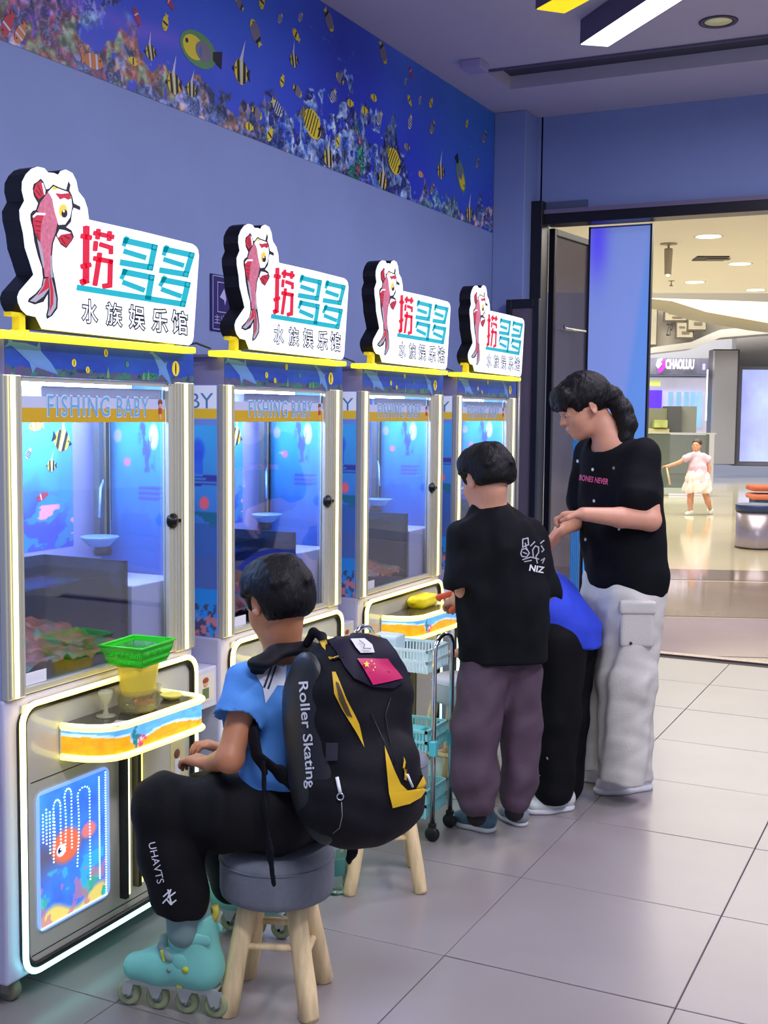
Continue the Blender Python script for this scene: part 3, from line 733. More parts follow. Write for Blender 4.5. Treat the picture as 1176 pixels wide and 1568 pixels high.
for cx, cy, r in ((.25, 1.535, .008), (.455, 1.54, .006), (.30, 1.52, .007), (.37, 1.565, .008)): mb = MB(); mb.flat(disc(cx, cy, r, r*1.2), XF(-.0036), 2 if cx < .4 else 4); mb.flat(disc(cx, cy, r*.16, r), XF(-.0033), 3); hdone(mb, 'printed_fish')
for cx, hh_ in ((.38, .03), (.525, .022), (.545, .028)): mb = MB(); mb.flat([(cx-.01, 1.502), (cx-.002, 1.502+hh_), (cx+.004, 1.502)], XF(-.0035), 4); hdone(mb, 'printed_weed')
ts = MB().box(-.03, .035, -.032, .708, 1.580, 1.597, bev=.004).done('roof_strip', strip_y, mc)
MB().box(-MD, -.03, .0, .75, 1.580, 1.588).done('roof_plate', M('roof_grey', (120, 118, 150), .5), mc)
# posts with led strips
for (y0_, y1_, ys, nm) in ((.008, .068, (.028, .040), 0), (.660, .750, (.698, .710), 1)):
    o = MB(); o.box(-.022, -.002, y0_, y1_, .745, 1.50, bev=.003); 
    for q in np.linspace(y0_+.008, y1_-.008, 4 if nm == 0 else 6): o.box(-.002, .0015, q-.0022, q+.0022, .75, 1.497)
    o = o.done('corner_post', alu, mc); MB().box(-.001, .006, ys[0], ys[1], .748, 1.499, bev=.002).done('led_strip', led_post, o)
for y in (.02, ): MB().box(-.32, -.29, y, y+.03, .745, 1.50).done('corner_post', alu, mc)
rail = MB(); rail.box(-.30, -.27, .685, .71, 1.03, 1.5); rail.box(-.268, -.262, .69, .696, 1.03, 1.5, mi=1); rail.box(-.30, -.275, .713, .720, 1.10, 1.46, mi=1)
rail.box(-.29, -.268, .66, .678, 1.03, 1.5, mi=2); rail = rail.done('lift_rail', [alu, chan_m, M('rail_grey', (120, 118, 120), .3, .6)], mc)
MB().lathe([(.0, 0), (.026, 0), (.028, .012), (.022, .03), (.012, .05), (0, .05)], 16, Matrix.Translation((-.283, .69, 1.0))).done('rail_foot', M('foot_grey', (70, 66, 72), .4), rail)
# side walls of the glass housing: printed sheets, one seen from inside and one from outside
def side_art(nu=110, nv=150, seed=0):
    a, b = np.meshgrid(np.linspace(0, 1, nu), np.linspace(0, 1, nv))
    t = np.clip((b-.3)/.6, 0, 1)[..., None]; rgb = np.array([50, 80, 165.])*(1-t)+np.array([66, 168, 235.])*t
    f = fbm(a*3, b*4, seed+3)[..., None]; rgb = rgb*(.85+.35*f)
    return a, b, rgb
def over(rgb, m, c_, k=1):
    m = np.clip(m, 0, 1)[..., None]*k; return rgb*(1-m)+np.array(c_, float)*m
a, b, rgb = side_art(seed=2)     # inner right wall: u = depth from the back, v = height
rgb = over(rgb, (1-((a-.64)/.06)**2-((b-.80)/.055)**2)*3, (190, 205, 160)); rgb = over(rgb, ((.10-abs(a-.55-.25*(.78-b)))*14*(abs(b-.76) < .10)*(fbm(a*16, b*12, 5) > .36)), (62, 78, 190))
for q in (.605, .585, .565): rgb = over(rgb, (abs(b-q-.02*(a-.8)) < .006)*(a > .46)*(a < .76), (70, 70, 160), .8)
rgb = over(rgb, (.5-b)*2.4, (58, 84, 150), .7); rgb = over(rgb, (abs(a-.45) < .2)*(b > .28)*(b < .50)*(fbm(a*7, b*9, 6) > .42), (44, 92, 175), .6)
rgb = over(rgb, (1-((a-.33)/.05)**2-((b-.70)/.02)**2)*2, (190, 120, 150)); rgb = over(rgb, (1-((a-.22)/.06)**2-((b-.80)/.03)**2)*2, (150, 160, 190))
rgb = over(rgb, (b < .145)*1.0, (160, 165, 215))
sr = MB().box(-MD, -.0225, .738, .748, .745, 1.498).done('side_wall', M('side_board', (150, 165, 215), .4), mc)
grid_print('inner_print', lambda a, b: np.stack([-.33+a*.306, a*0+.7365, .747+b*.75], 1), 110, 150, rgb, paint_mat('glowing_machine_print', .42, .3), sr)  # prints glow by themselves, standing in for the inner lamp shining through
a, b, rgb = side_art(seed=9)     # outer left wall
f = fbm(a*7, b*9, 77)
rgb = over(rgb, (b > .905)*1.0, (208, 214, 235)); rgb = over(rgb, (b > .868)*(b < .908), (206, 170, 40)); rgb = over(rgb, (b > .84)*(b <= .868), (96, 130, 205))
rgb = over(rgb, (1-((a-.88)/.055)**2-((b-.745)/.055)**2)*1.5, (50, 84, 215), .85); rgb = over(rgb, (abs(a-.88) < .035)*(b < .74)*(b > .65), (46, 80, 210), .7)
for q in (.636, .622, .606): rgb = over(rgb, (abs(b-q-.03*(a-.8)) < .005)*(a > .8), (60, 40, 130), .8)
rgb = over(rgb, (1-((a-.92)/.035)**2-((b-.535)/.03)**2)*2, (205, 90, 110)); rgb = over(rgb, (b < .50)*(b > .44)*(f > .42), (30, 90, 110), .8)
rgb = over(rgb, (b < .455)*1.0, (52, 84, 150), .75); rgb = over(rgb, (b < .32)*(b > .19)*1.0, (70, 84, 140), .5)
rgb = over(rgb, (b < .19)*1.0, (34, 112, 190)); rgb = over(rgb, (b < .13)*(fbm(a*30, b*26, 5) > .44)*(abs(a-.88) < .12), (56, 60, 96)); rgb = over(rgb, (b < .10)*(fbm(a*34, b*30, 15) > .52), (150, 96, 110))
sl_ = MB().box(-MD, -.0225, .006, .016, .745, 1.498).done('side_wall', M('side_board', ), mc)
grid_print('outer_print', lambda a, b: np.stack([-.58+a*.556, a*0+.0045, .747+b*.75], 1), 110, 150, rgb, paint_mat('glowing_machine_print'), sl_)
for wd_, x_, w_ in (('FISHING', -.40, .27), ('BABY', -.125, .18)): mb = MB(); text_into(mb, wd_, lambda a, b: (x_+a, .004, 1.452+b), w=w_, h=.045); mb.done('side_lettering', M('letter_blue', (110, 165, 215), .4), sl_)
# back wall
nu, nv = 90, 120; a, b = np.meshgrid(np.linspace(0, 1, nu), np.linspace(0, 1, nv)); t = b[..., None]
rgb = np.array([70, 120, 200.])*(1-t)+np.array([80, 180, 235.])*t; f = fbm(a*6, b*7, 31)
rgb = over(rgb, (.55-abs(a-.75)-b+.3*(f-.4))*4, (70, 84, 190)); rgb = over(rgb, (.35+.3*f-b)*6*(f > .45), (60, 150, 180), .7); rgb = over(rgb, (f > .58)*(b < .3), (235, 150, 190)); rgb = over(rgb, (abs(b-.55) < .004)*(a < .4), (70, 60, 120), .8)
bw = MB().box(-.345, -.332, .02, .735, .745, 1.498).done('back_wall', M('back_board', (160, 165, 220), .4), mc)
grid_print('back_print', lambda a, b: np.stack([a*0-.3315, .02+a*.60, 1.03+b*.42], 1), nu, nv, rgb, paint_mat('glowing_machine_print'), bw)
mb = MB(); K2 = PK
mb.bm.free()
for f_ in [('clown', .47, 1.375, .06, .1, 1), ('idol', .575, 1.335, .085, -.3, -1), ('idol', .53, 1.265, .045, 0, 1), ('stripe', .44, 1.30, .035, 1, 1), ('red', .49, 1.18, .05, .3, 1), ('small', .58, 1.41, .04, 0, 1), ('idol', .30, 1.33, .05, .2, 1)]:
    mb = MB(); add_fish(mb, [f_], lambda a, b, l: (-.3305+l, a, b)); mb.done('printed_fish', PM, bw, norm=False)
# tank, gravel, water
tk = MB(); tk.box(-.326, -.045, .07, .078, .75, 1.02); tk.box(-.326, -.045, .488, .496, .75, 1.02); tk.box(-.330, -.322, .07, .496, .75, 1.02); tk.box(-.326, -.045, .07, .496, .75, .757)
tk = tk.done('tank', M('tank_murk', (36, 46, 74), .4, noise=.4, nscale=9), mc)
nu, nv = 60, 40; a, b = np.meshgrid(np.linspace(0, 1, nu), np.linspace(0, 1, nv)); f = fbm(a*7, b*7, 3); cc = np.array([[96, 48, 28], [176, 84, 34], [168, 50, 30], [66, 96, 40], [120, 84, 40]], float)[np.clip((fbm(a*22, b*16, 6)*7-1).astype(int), 0, 4)]
def gr(a, b): return np.stack([-.32+b*.272, .08+a*.407, .765+.045*fbm(a*9, b*7, 4)+.02*fbm(a*30, b*22, 6)+.05*(1-b)], 1)
tag(grid_print('gravel', gr, nu, nv, cc, paint_mat('gravel_paint', .05, .5), tk), kind='stuff')
MB().box(-.320, -.05, .079, .487, .985, .99).done('water', glass_mat('tank_water', (.80, .88, .95), .10, .08), tk)
MB().box(-.049, -.044, .078, .496, .757, 1.02).done('tank_front', glass_mat('tank_glass', (.84, .88, .94), .03), tk)
MB().box(-.045, -.04, .49, .496, .75, 1.02).done('tank_edge', chan_m, tk)
MB().box(-.30, -.04, .513, .735, .75, .948, bev=.003).done('prize_box', M('prize_box_white', (178, 182, 228), .45), mc)
net = MB(); net.lathe([(.0, -.03), (.03, -.025), (.05, -.005), (.055, 0), (.052, .002)], 18, Matrix.Translation((-.22, .60, 1.065)))
net.tube([(-.22, .60, 1.12), (-.24, .63, 1.2), (-.27, .68, 1.22)], .004); net.done('scoop_dish', M('scoop_clear', (130, 170, 215), .2), mc)
lampo = MB().box(-.26, -.12, .15, .62, 1.482, 1.492).done('interior_lamp', M('interior_led', (200, 220, 255), .5, emit=42, ecol=(205, 224, 255)), mc)
# glass door
gd = MB(); gd.box(-.030, -.012, .072, .078, .757, 1.495); gd.box(-.030, -.008, .638, .662, .757, 1.495, bev=.002); gd.box(-.030, -.008, .070, .662, .748, .764, bev=.002); gd.box(-.030, -.012, .070, .662, 1.486, 1.497)
gd = gd.done('glass_door', alu, mc); MB().box(-.024, -.020, .078, .638, .764, 1.487).done('pane', glass, gd)
lk = MB(); lk.lathe([(.0, .006), (.009, .006), (.010, 0), (.020, 0), (.021, .01), (.013, .012), (.012, .02), (0, .021)], 18, Matrix.Translation((-.012, .650, 1.117)) @ Matrix.Rotation(PI/2, 4, 'Y')); lk.box(.004, .008, .644, .672, 1.112, 1.122); lk.done('lock', [M('lock_dark', (44, 42, 46), .3, .8)], gd)
nb = MB(); nb.box(-.019, -.0185, .079, .637, 1.425, 1.452, mi=0); nb.box(-.019, -.0185, .079, .637, 1.390, 1.425, mi=1); nb.box(-.032, -.031, .165, .637, 1.435, 1.478, mi=0); nb.done('name_band', [M('band_white', (190, 196, 226), .4), M('band_yellow', (204, 164, 24), .4)], gd)
for wd_, y_, w_ in (('FISHING', .285, .235), ('BABY', .495, .135)):
    nb = MB(); text_into(nb, wd_, lambda a, b: (-.0178, y_+a, 1.430+b), w=w_, h=.056, mi=0, offset=.03, space=1.2); text_into(nb, wd_, lambda a, b: (-.0172, y_+a, 1.430+b), w=w_*.975, h=.050, mi=1, space=1.2)
    nb.done('door_lettering', [M('letter_pale', (200, 222, 240), .4), M('letter_blue', )], gd, norm=False)
nb = MB(); nb.ball((-.0175, .613, 1.443), .010, 8, 0, (.1, 1, .9)); nb.ball((-.0172, .613, 1.436), .007, 8, 1, (.1, 1, 1)); nb.box(-.0182, -.0172, .606, .620, 1.412, 1.428, mi=2); nb.box(-.0182, -.0172, .609, .617, 1.397, 1.412, mi=1); nb.done('door_sticker', [M('sticker_brown'), M('sticker_skin'), M('sticker_red', (180, 60, 50), .5)], gd)
nb = MB(); nb.box(-.0195, -.0185, .082, .155, .765, .795); nb.done('price_label', M('sticker_white'), gd)
for (x, y) in ((-.05, .05), (-.05, .70), (-.55, .05), (-.55, .70)):
    o = MB(); o.box(x-.015, x+.015, y-.02, y+.02, .05, .06); o.box(x-.012, x+.012, y-.019, y-.014, .022, .05); o.box(x-.012, x+.012, y+.014, y+.019, .022, .05); o = o.done('caster', M('caster_grey', (128, 124, 110), .4), mc)
    wv = MB(); wv.lathe([(0, -.013), (.024, -.013), (.028, -.009), (.028, .009), (.024, .013), (0, .013)], 20, Matrix.Translation((x, y, .028)) @ Matrix.Rotation(PI/2, 4, 'X')); wv.done('wheel', M('wheel_grey', (120, 118, 96), .45), o)

# ------------------------------------------------------------------ illuminated signs
SX = .022
def g2(X, Y):
    p = onx(X/6.033, 250+Y/6.033, SX); return (p.y-2.035, p.z-1.597)
def g3(X, Y):
    p = onx(110+X/5.88, 330+Y/5.88, SX); return (p.y-2.035, p.z-1.597)
outl = [g2(*p) for p in [(395, 1530), (340, 1420), (255, 1400), (205, 1350), (178, 1290), (170, 1235), (190, 1180), (320, 1030), (280, 900), (240, 780), (225, 650), (195, 520), (190, 430), (235, 345), (212, 250), (215, 170), (250, 100), (300, 50), (350, 32), (410, 45), (445, 85), (500, 90), (545, 110), (570, 70), (610, 58), (670, 90), (705, 160), (725, 260), (780, 330), (810, 420), (822, 520)]]
outl += [g3(*p) for p in [(640, 145), (1085, 255), (1120, 280), (1138, 310), (1145, 360), (1110, 900), (1095, 1110), (1080, 1150), (1055, 1168)]]
sg = thing('illuminated_sign', 'largest lit koi sign, standing on the nearest machine', 'sign', (0, 2.035, 1.597), 0, 'lit koi signs on top of the machines')
mb = MB(); mb.prism(outl, lambda a, b, c_: (SX-.004-c_, a, b), .052); mb.done('case', black_pl, sg)
mb = MB(); ccy = sum(a for a, b in outl)/len(outl); mb.prism(outl, lambda a, b, c_: (SX-.004+c_, a, b), .004); mb.done('lit_face', M('sign_face', (235, 240, 250), .3, emit=.72, ecol=(240, 246, 255)), sg)
redm = M('sign_red', (214, 16, 56), .4, emit=.35); teal = M('sign_teal', (10, 172, 184), .4, emit=.35); ink = M('sign_ink', (26, 22, 34), .4); wht = M('sign_white', (250, 250, 255), .4, emit=.8)
pink = M('koi_pink', (206, 112, 134), .4, emit=.2, noise=.25, nscale=90); kred = M('koi_red', (200, 34, 60), .4, emit=.2); kgrey = M('koi_grey', (170, 164, 178), .4, emit=.25); kwht = M('koi_white', (238, 238, 248), .4, emit=.7); kyel = M('koi_yellow', (226, 190, 60), .4, emit=.6)
mb = MB(); lay = lambda k: (lambda a, b: (SX+.0005+.0003*k, a, b))
KO = [([(300, 230), (310, 190), (345, 170), (375, 140), (400, 170), (425, 240), (450, 235), (490, 195), (540, 220), (610, 245), (630, 165), (650, 200), (640, 250), (665, 300), (680, 370), (740, 400), (740, 435), (680, 410), (665, 440), (655, 540), (610, 590), (660, 620), (682, 680), (660, 720), (610, 785), (560, 750), (515, 670), (490, 740), (480, 850), (485, 980), (510, 1100), (535, 1250), (530, 1340), (480, 1410), (430, 1440), (425, 1400), (440, 1340), (440, 1210), (400, 1280), (320, 1305), (255, 1280), (265, 1250), (330, 1200), (380, 1140), (395, 1060), (385, 960), (350, 860), (315, 720), (300, 600), (280, 520), (278, 470), (300, 440), (330, 430), (350, 370), (310, 300)], 0, 0),
      ([(440, 265), (490, 215), (560, 243), (625, 265), (655, 310), (665, 400), (645, 500), (600, 565), (540, 570), (510, 500), (490, 380), (465, 300)], 1, 1),
      ([(415, 300), (440, 265), (480, 330), (500, 440), (530, 540), (510, 640), (475, 740), (465, 860), (470, 980), (460, 1050), (410, 1050), (400, 960), (375, 850), (350, 720), (330, 640), (375, 600), (390, 490), (340, 440), (370, 360)], 2, 2),
      ([(460, 860), (475, 850), (478, 980), (490, 1060), (465, 1050)], 3, 3), ([(345, 740), (330, 650), (345, 640), (395, 850), (405, 960), (395, 970), (370, 860)], 3, 3),
      ([(300, 500), (335, 465), (400, 485), (380, 560), (372, 640), (368, 735), (340, 700), (318, 640), (300, 560)], 4, 3), ([(295, 490), (330, 455), (415, 462), (412, 480), (335, 478), (302, 505)], 1, 4),
      ([(306, 250), (326, 195), (372, 160), (400, 230), (408, 290), (355, 335), (325, 300)], 4, 3), ([(380, 180), (392, 182), (414, 250), (412, 290), (402, 290)], 1, 4),
      ([(530, 685), (560, 650), (640, 640), (668, 680), (645, 730), (605, 772), (555, 735)], 4, 2), ([(545, 610), (600, 620), (655, 645), (560, 660), (530, 690), (522, 660)], 1, 3),
      ([(400, 1070), (440, 1060), (448, 1160), (400, 1230), (325, 1285), (272, 1272), (345, 1205), (392, 1130)], 3, 2), ([(418, 1062), (445, 1060), (448, 1150), (340, 1225), (400, 1140)], 4, 3),
      ([(445, 1055), (470, 1050), (492, 1130), (518, 1250), (514, 1330), (460, 1410), (436, 1405), (455, 1320), (455, 1180)], 3, 2), ([(448, 1060), (468, 1055), (490, 1180), (488, 1300), (450, 1380), (462, 1300), (462, 1180)], 4, 3),
      ([(505, 275), (560, 283), (640, 275), (655, 325), (625, 338), (590, 320), (550, 335), (528, 305)], 4, 3), ([(470, 240), (495, 212), (530, 235), (500, 248)], 5, 3)]
mlist = {0: 0, 1: 1, 2: 2, 3: 3, 4: 4, 5: 5}
for poly, mi, k in KO: mb.flat([g2(*p) for p in poly], lay(k), mi)
mb.flat([g2(*p) for p in disc(578, 440, 40, 62)], lay(4), 5); mb.flat([g2(*p) for p in disc(590, 465, 28, 38)], lay(5), 0); mb.flat([g2(*p) for p in disc(583, 443, 9, 12)], lay(6), 1)
for (x0, y0, x1, y1) in ((318, 530, 380, 545), (320, 575, 372, 585), (330, 620, 368, 628), (560, 690, 600, 750), (590, 670, 640, 700), (330, 250, 372, 300), (345, 200, 380, 280)):
    for q in stroke([(x0, y0), (x1, y1)], 5): mb.flat([g2(*p) for p in q], lay(5), 0)
mb.done('koi_emblem', [ink, kwht, pink, kgrey, kred, kyel], sg, norm=False)
mb = MB()
def strk(pts, w, mi, rnd=True):
    w *= 1.34 if rnd else 1.30
    for q in stroke(pts, w): mb.flat([g3(*p) for p in q], lay(1+mi), mi)
    if rnd:
        for (x, y) in pts: mb.flat([g3(*p) for p in disc(x, y, w*.5)], lay(1.3+mi), mi)
for pts, w in ([(128, 120), (125, 585), (98, 598)], 46), ([(95, 187), (160, 198)], 34), ([(95, 458), (155, 445)], 34), ([(208, 160), (362, 192)], 32), ([(237, 140), (230, 195)], 34), ([(338, 160), (334, 210)], 34), ([(213, 250), (208, 300)], 34), ([(262, 262), (350, 290), (350, 330)], 32), ([(208, 388), (350, 415)], 34), ([(247, 355), (235, 440), (208, 612)], 36), ([(345, 420), (340, 628), (292, 636)], 36): strk(pts, w, 0)
for pts, w in ([(468, 262), (492, 205)], 30), ([(480, 226), (742, 286), (705, 468), (452, 424)], 42), ([(480, 325), (648, 376)], 36), ([(448, 558), (478, 498)], 30), ([(470, 508), (715, 558), (685, 735)], 42), ([(470, 605), (636, 668)], 36), \
              ([(828, 345), (852, 285)], 30), ([(840, 304), (1076, 356), (1025, 530), (806, 494)], 40), ([(838, 398), (990, 446)], 34), ([(798, 622), (832, 560)], 30), ([(822, 580), (1040, 622), (998, 798), (62, 650)], 40), ([(818, 668), (968, 722)], 34): strk(pts, w, 1, False)
for (x, y) in ((742, 286), (705, 468), (715, 558), (1076, 356), (1025, 530), (1040, 622), (998, 798)): mb.flat([g3(*p) for p in disc(x, y, 19)], lay(2.3), 1)
mb.done('sign_characters', [redm, teal], sg, norm=False)
mb = MB()
def tilt(x, y, ch):
    c0 = g3(x, y); ex = Vector(g3(x+10, y+1.6))-Vector(c0); ey = Vector(g3(x, y-10))-Vector(c0)
    sx_ = ex.length/10; sy_ = ey.length/10; dz = ex.y/ex.x
    text_into(mb, ch, lambda a, b: (SX+.0009, c0[0]+a, c0[1]+b+dz*a), w=158*sx_, h=232*sy_, mi=0, offset=.03, line=.024)
for x, y, ch in ((160, 865, '水'), (380, 895, '族'), (585, 920, '娱'), (790, 945, '乐'), (970, 965, '馆')): tilt(x, y, ch)
mb.done('sign_subtitle', [M('subtitle_ink', (24, 22, 40), .4), wht], sg, norm=False)
yb = M('bracket_yellow', (222, 200, 20), .4, emit=.25, ecol=(220, 200, 20))
for y in (.045, .60):
    br = MB(); br.box(-.012, .012, y, y+.035, 0.0, .006); br.box(-.012, .012, y+.004, y+.024, 0.004, .040, bev=.002); br.box(-.012, .012, y-.022, y+.018, .034, .044, bev=.002); br.done('bracket', yb, sg)

cb_ = MB(); cb_.tube([(-.02, -.03, .005), (-.05, -.06, .02), (-.06, -.10, .012), (-.04, -.14, .004)], .003, 6); cb_.done('power_cord', black_pl, sg)
# copies
lab_m = ['second machine in the row, behind the seated boy', 'third machine in the row, with the yellow scoop on its tray', 'fourth and farthest machine, beside the doorway']
lab_s = ['lit koi sign on the second machine, in front of the wall notice', 'lit koi sign on the third machine', 'smallest lit koi sign, on the farthest machine by the doorway']
for k in (1, 2, 3):
    y = 2.035+.8886*k; c1 = copy_tree(mc); c1.location = (0, y, 0); c1['label'] = lab_m[k-1]
    c2 = copy_tree(sg); c2.location = (0, y+(0, .0, .012, .035)[k], 1.597); c2['label'] = lab_s[k-1]

# ================================================================== things on the trays
def lathe_thing(name, label, cat, loc, prof, mat, group=None, seg=24):
    o = MB().lathe(prof, seg).done(name, mat); o.location = loc; tag(o, label, cat, group); return o
TT = .6525
def basket(name, label, loc, rz, bx, by, tx, ty, h, mat, slots, rim=.004):
    t = thing(name, label, 'basket', loc, rz); mb = MB()
    def ring(k): q = k/h; return (bx+(tx-bx)*q)/2, (by+(ty-by)*q)/2
    def bar(a, b, r=.0016): mb.tube([a, b], r, 4)
    mb.box(-bx/2, bx/2, -by/2, by/2, 0, .003)
    def band(z0, z1, th=.002):
        x0, y0 = ring(z0); x1, y1 = ring(z1)
        for (p, q) in (((-1, -1), (1, -1)), ((1, -1), (1, 1)), ((1, 1), (-1, 1)), ((-1, 1), (-1, -1))):
            A = [Vector((p[0]*x0, p[1]*y0, z0)), Vector((q[0]*x0, q[1]*y0, z0)), Vector((q[0]*x1, q[1]*y1, z1)), Vector((p[0]*x1, p[1]*y1, z1))]
            n = Vector(((p[0]+q[0])/2, (p[1]+q[1])/2, 0)).normalized()*th
            vs = [mb.bm.verts.new(a) for a in A]+[mb.bm.verts.new(a-n) for a in A]
            for f in ((0, 1, 2, 3), (7, 6, 5, 4), (0, 4, 5, 1), (1, 5, 6, 2), (2, 6, 7, 3), (3, 7, 4, 0)): mb.bm.faces.new([vs[i] for i in f])
    for (z0, z1, n) in slots:
        if n == 0: band(z0*h, z1*h); continue
        x0, y0 = ring(z0*h); x1, y1 = ring(z1*h)
        for i in range(n+1):
            s = -1+2*i/n
            for sg_ in (-1, 1):
                bar((s*x0, sg_*y0, z0*h), (s*x1, sg_*y1, z1*h)); bar((sg_*x0, s*y0, z0*h), (sg_*x1, s*y1, z1*h))
    mb.done('body', mat, t)
    rx, ry = ring(h); r = MB(); r.tube([(a*rx, b*ry, h) for a, b in ((-1, -1), (1, -1), (1, 1), (-1, 1))], rim, 6, closed=True); r.done('rim', mat, t); return t
SLOT = [(0, .12, 0), (.12, .36, 22), (.36, .46, 0), (.46, .80, 22), (.80, 1, 0)]
def tray_pt(u, v, z=TT): return onz(u, v, z)
pb = tray_pt(212, 1088)
yel_t = milky('yellow_clear_plastic', (240, 222, 90), .55, .2, .12)
# goldfish tub with the yellow tub and green basket stacked in it
tub = thing('goldfish_tub', 'clear tub holding red goldfish on the nearest tray', 'tub', (pb.x, pb.y, TT))
MB().lathe([(.0, .0), (.040, .0), (.046, .008), (.052, .06), (.054, .062), (.050, .062), (.045, .010), (.038, .004), (0, .004)], 28, Matrix.Diagonal((1, 1.25, 1, 1))).done('shell', milky('clear_plastic', (230, 226, 200), .14, .1), tub)
MB().lathe([(0, .005), (.042, .006), (.047, .042), (0, .042)], 24, Matrix.Diagonal((1, 1.25, 1, 1))).done('water', glass_mat('tub_water', (.80, .86, .84), .05), tub)
def goldfish(loc, rz, s, label, col):
    t = thing('goldfish', label, 'fish', loc, rz, 'goldfish in the clear tub')
    MB().ball((0, 0, 0), s*.42, 12, 0, (1, .38, .5)).done('fish_body', col, t)
    mb = MB(); mb.flat([(.30, .02), (.62, .2), (.55, 0), (.62, -.2), (.30, -.02)], lambda a, b: (a*s, 0.001, b*s)); mb.flat([(-.1, .18), (.0, .33), (.18, .17)], lambda a, b: (a*s, 0, b*s)); mb.done('fins', col, t)
    return t
of_ = M('goldfish_orange', (224, 92, 24), .3); rf_ = M('goldfish_red', (196, 50, 30), .3)
goldfish((pb.x+.008, pb.y+.01, TT+.020), 1.2, .055, 'long orange goldfish low in the clear tub', of_)
goldfish((pb.x+.01, pb.y-.025, TT+.033), 1.9, .042, 'red goldfish near the surface at the left of the tub', rf_)
goldfish((pb.x-.015, pb.y+.035, TT+.025), .5, .035, 'small red goldfish at the right side of the tub', rf_)
yt = thing('yellow_tub', 'translucent yellow ribbed tub stacked in the clear tub', 'tub', (pb.x, pb.y, TT+.045))
mb = MB(); n_ = 14
mb.lathe([(.0, .0), (.036, .0)]+[(.038+.009*i/n_+(.0012 if i % 2 else 0), .004+.070*i/n_) for i in range(n_+1)]+[(.050, .078), (.047, .078), (.036, .003), (0, .003)], 28, Matrix.Diagonal((1, 1.3, 1, 1))); mb.done('shell', yel_t, yt)
basket('green_basket', 'bright green plastic basket on top of the yellow tub', (pb.x-.004, pb.y+.004, TT+.124), .085, .10, .115, .125, .155, .052, M('green_plastic', (40, 196, 30), .35), SLOT)
p = tray_pt(168, 1098)
MB().lathe([(0, 0), (.024, 0), (.025, .003), (.008, .006), (.005, .018), (.007, .03), (.015, .045), (.019, .062), (.017, .066), (.014, .05), (.004, .03), (0, .03)], 24).done('glass_goblet', milky('goblet_glass', (228, 228, 200), .32, .08, .03))
o = bpy.data.objects['glass_goblet']; o.location = (p.x-.012, p.y, TT); tag(o, 'small clear glass goblet left of the goldfish tub', 'goblet')
p = tray_pt(262, 1070); o = MB().lathe([(0, 0), (.020, 0), (.028, .008), (.030, .012), (.027, .014), (.018, .005), (0, .004)], 20).done('yellow_dish', M('dish_yellow', (214, 200, 90), .35)); o.location = (p.x, p.y, TT); tag(o, 'small pale yellow dish right of the goldfish tub', 'dish')
p = tray_pt(180, 1108); t = thing('instruction_sticker', 'pale sticker lying on the nearest tray in front of the tub', 'sticker', (p.x, p.y, TT), .3); MB().box(-.014, .014, -.03, .03, 0, .0008).done('paper', M('paper_pale', (176, 170, 168), .6), t)
# third tray: yellow scoop
q = tray_pt(648, 930); 
ys = soft('yellow_scoop', SDF().box((q.x-.01, q.y+.02, TT+.026), ((1, 0, 0), (0, 1, 0), (0, 0, 1)), (.04, .075, .026), .02, .01).cone((q.x-.02, q.y-.035, TT+.03), (q.x-.02, q.y-.085, TT+.035), .02, .012, .015).box((q.x-.01, q.y+.02, TT+.055), ((1, 0, 0), (0, 1, 0), (0, 0, 1)), (.032, .064, .012), .01, .01, sub=True), .004, M('scoop_yellow', (228, 206, 20), .35, emit=.1), origin=(q.x, q.y, TT))
tag(ys, 'yellow plastic scoop lying on the third machine tray', 'scoop')

# ================================================================== stools
wood = M('pale_wood', (232, 206, 156), .55, noise=.22, nscale=14, stretch=(3, 3, .35), bump=.2, bscale=25)
def stool(label, feet, ztop, seatr, seath, matseat, cat='stool', legr=.021, r1=None, rungs=((0, 1, .16), (2, 3, .16), (1, 2, .13), (3, 0, .13))):
    cx = sum(f[0] for f in feet)/len(feet); cy = sum(f[1] for f in feet)/len(feet)
    t = thing('wooden_stool', label, cat, (cx, cy, 0), 0)
    zs = ztop-seath
    V, F = SDF().cone((cx, cy, zs+.03), (cx, cy, ztop-.03), seatr-.028, seatr-.028, .01).mesh(.2) if False else (None, None)
    MB().lathe([(0, zs), (seatr-.012, zs), (seatr-.003, zs+.006), (seatr, zs+.02), (seatr, zs+seath*.72), (seatr-.001, zs+seath*.76), (seatr-.004, ztop-.014), (seatr-.02, ztop-.004), (seatr-.05, ztop), (0, ztop+.004)], 48).done('seat', matseat, t)
    mbp = MB(); mbp.tube([((seatr+.0005)*math.cos(a), (seatr+.0005)*math.sin(a), zs+seath*.76) for a in [2*PI*i/40 for i in range(40)]], .0022, 6, closed=True); mbp.done('piping', matseat, t)
    L = []
    for f in feet:
        d = Vector((f[0]-cx, f[1]-cy, 0)); top = Vector((d.x*.56, d.y*.56, zs+.002)); bot = Vector((d.x, d.y, 0.0)); ax = (top-bot)
        pts = [bot+ax*k+Vector((math.sin(k*7+f[0]*30), math.cos(k*6+f[1]*20), 0))*.0016*(1 if 0 < k < 1 else 0) for k in (0, .03, .25, .5, .75, 1)]
        mb = MB(); mb.tube(pts, [legr*.86, legr, legr*1.02, legr*.98, legr, legr*.95], 14)
        for v in mb.bm.verts:
            if v.co.z < .012: v.co.z = max(v.co.z, 0.0)*.3
        mb.done('leg', wood, t); L.append((bot, ax))
    for (i, j, z) in rungs:
        pa = L[i][0]+L[i][1]*(z/L[i][1].z); pc = L[j][0]+L[j][1]*(z/L[j][1].z)
        MB().tube([pa, pc], .009, 10).done('stretcher', wood, t)
    return t
grey_cloth = M('grey_upholstery', (116, 121, 130), .75, noise=.06, nscale=60, bump=.25, bscale=400)
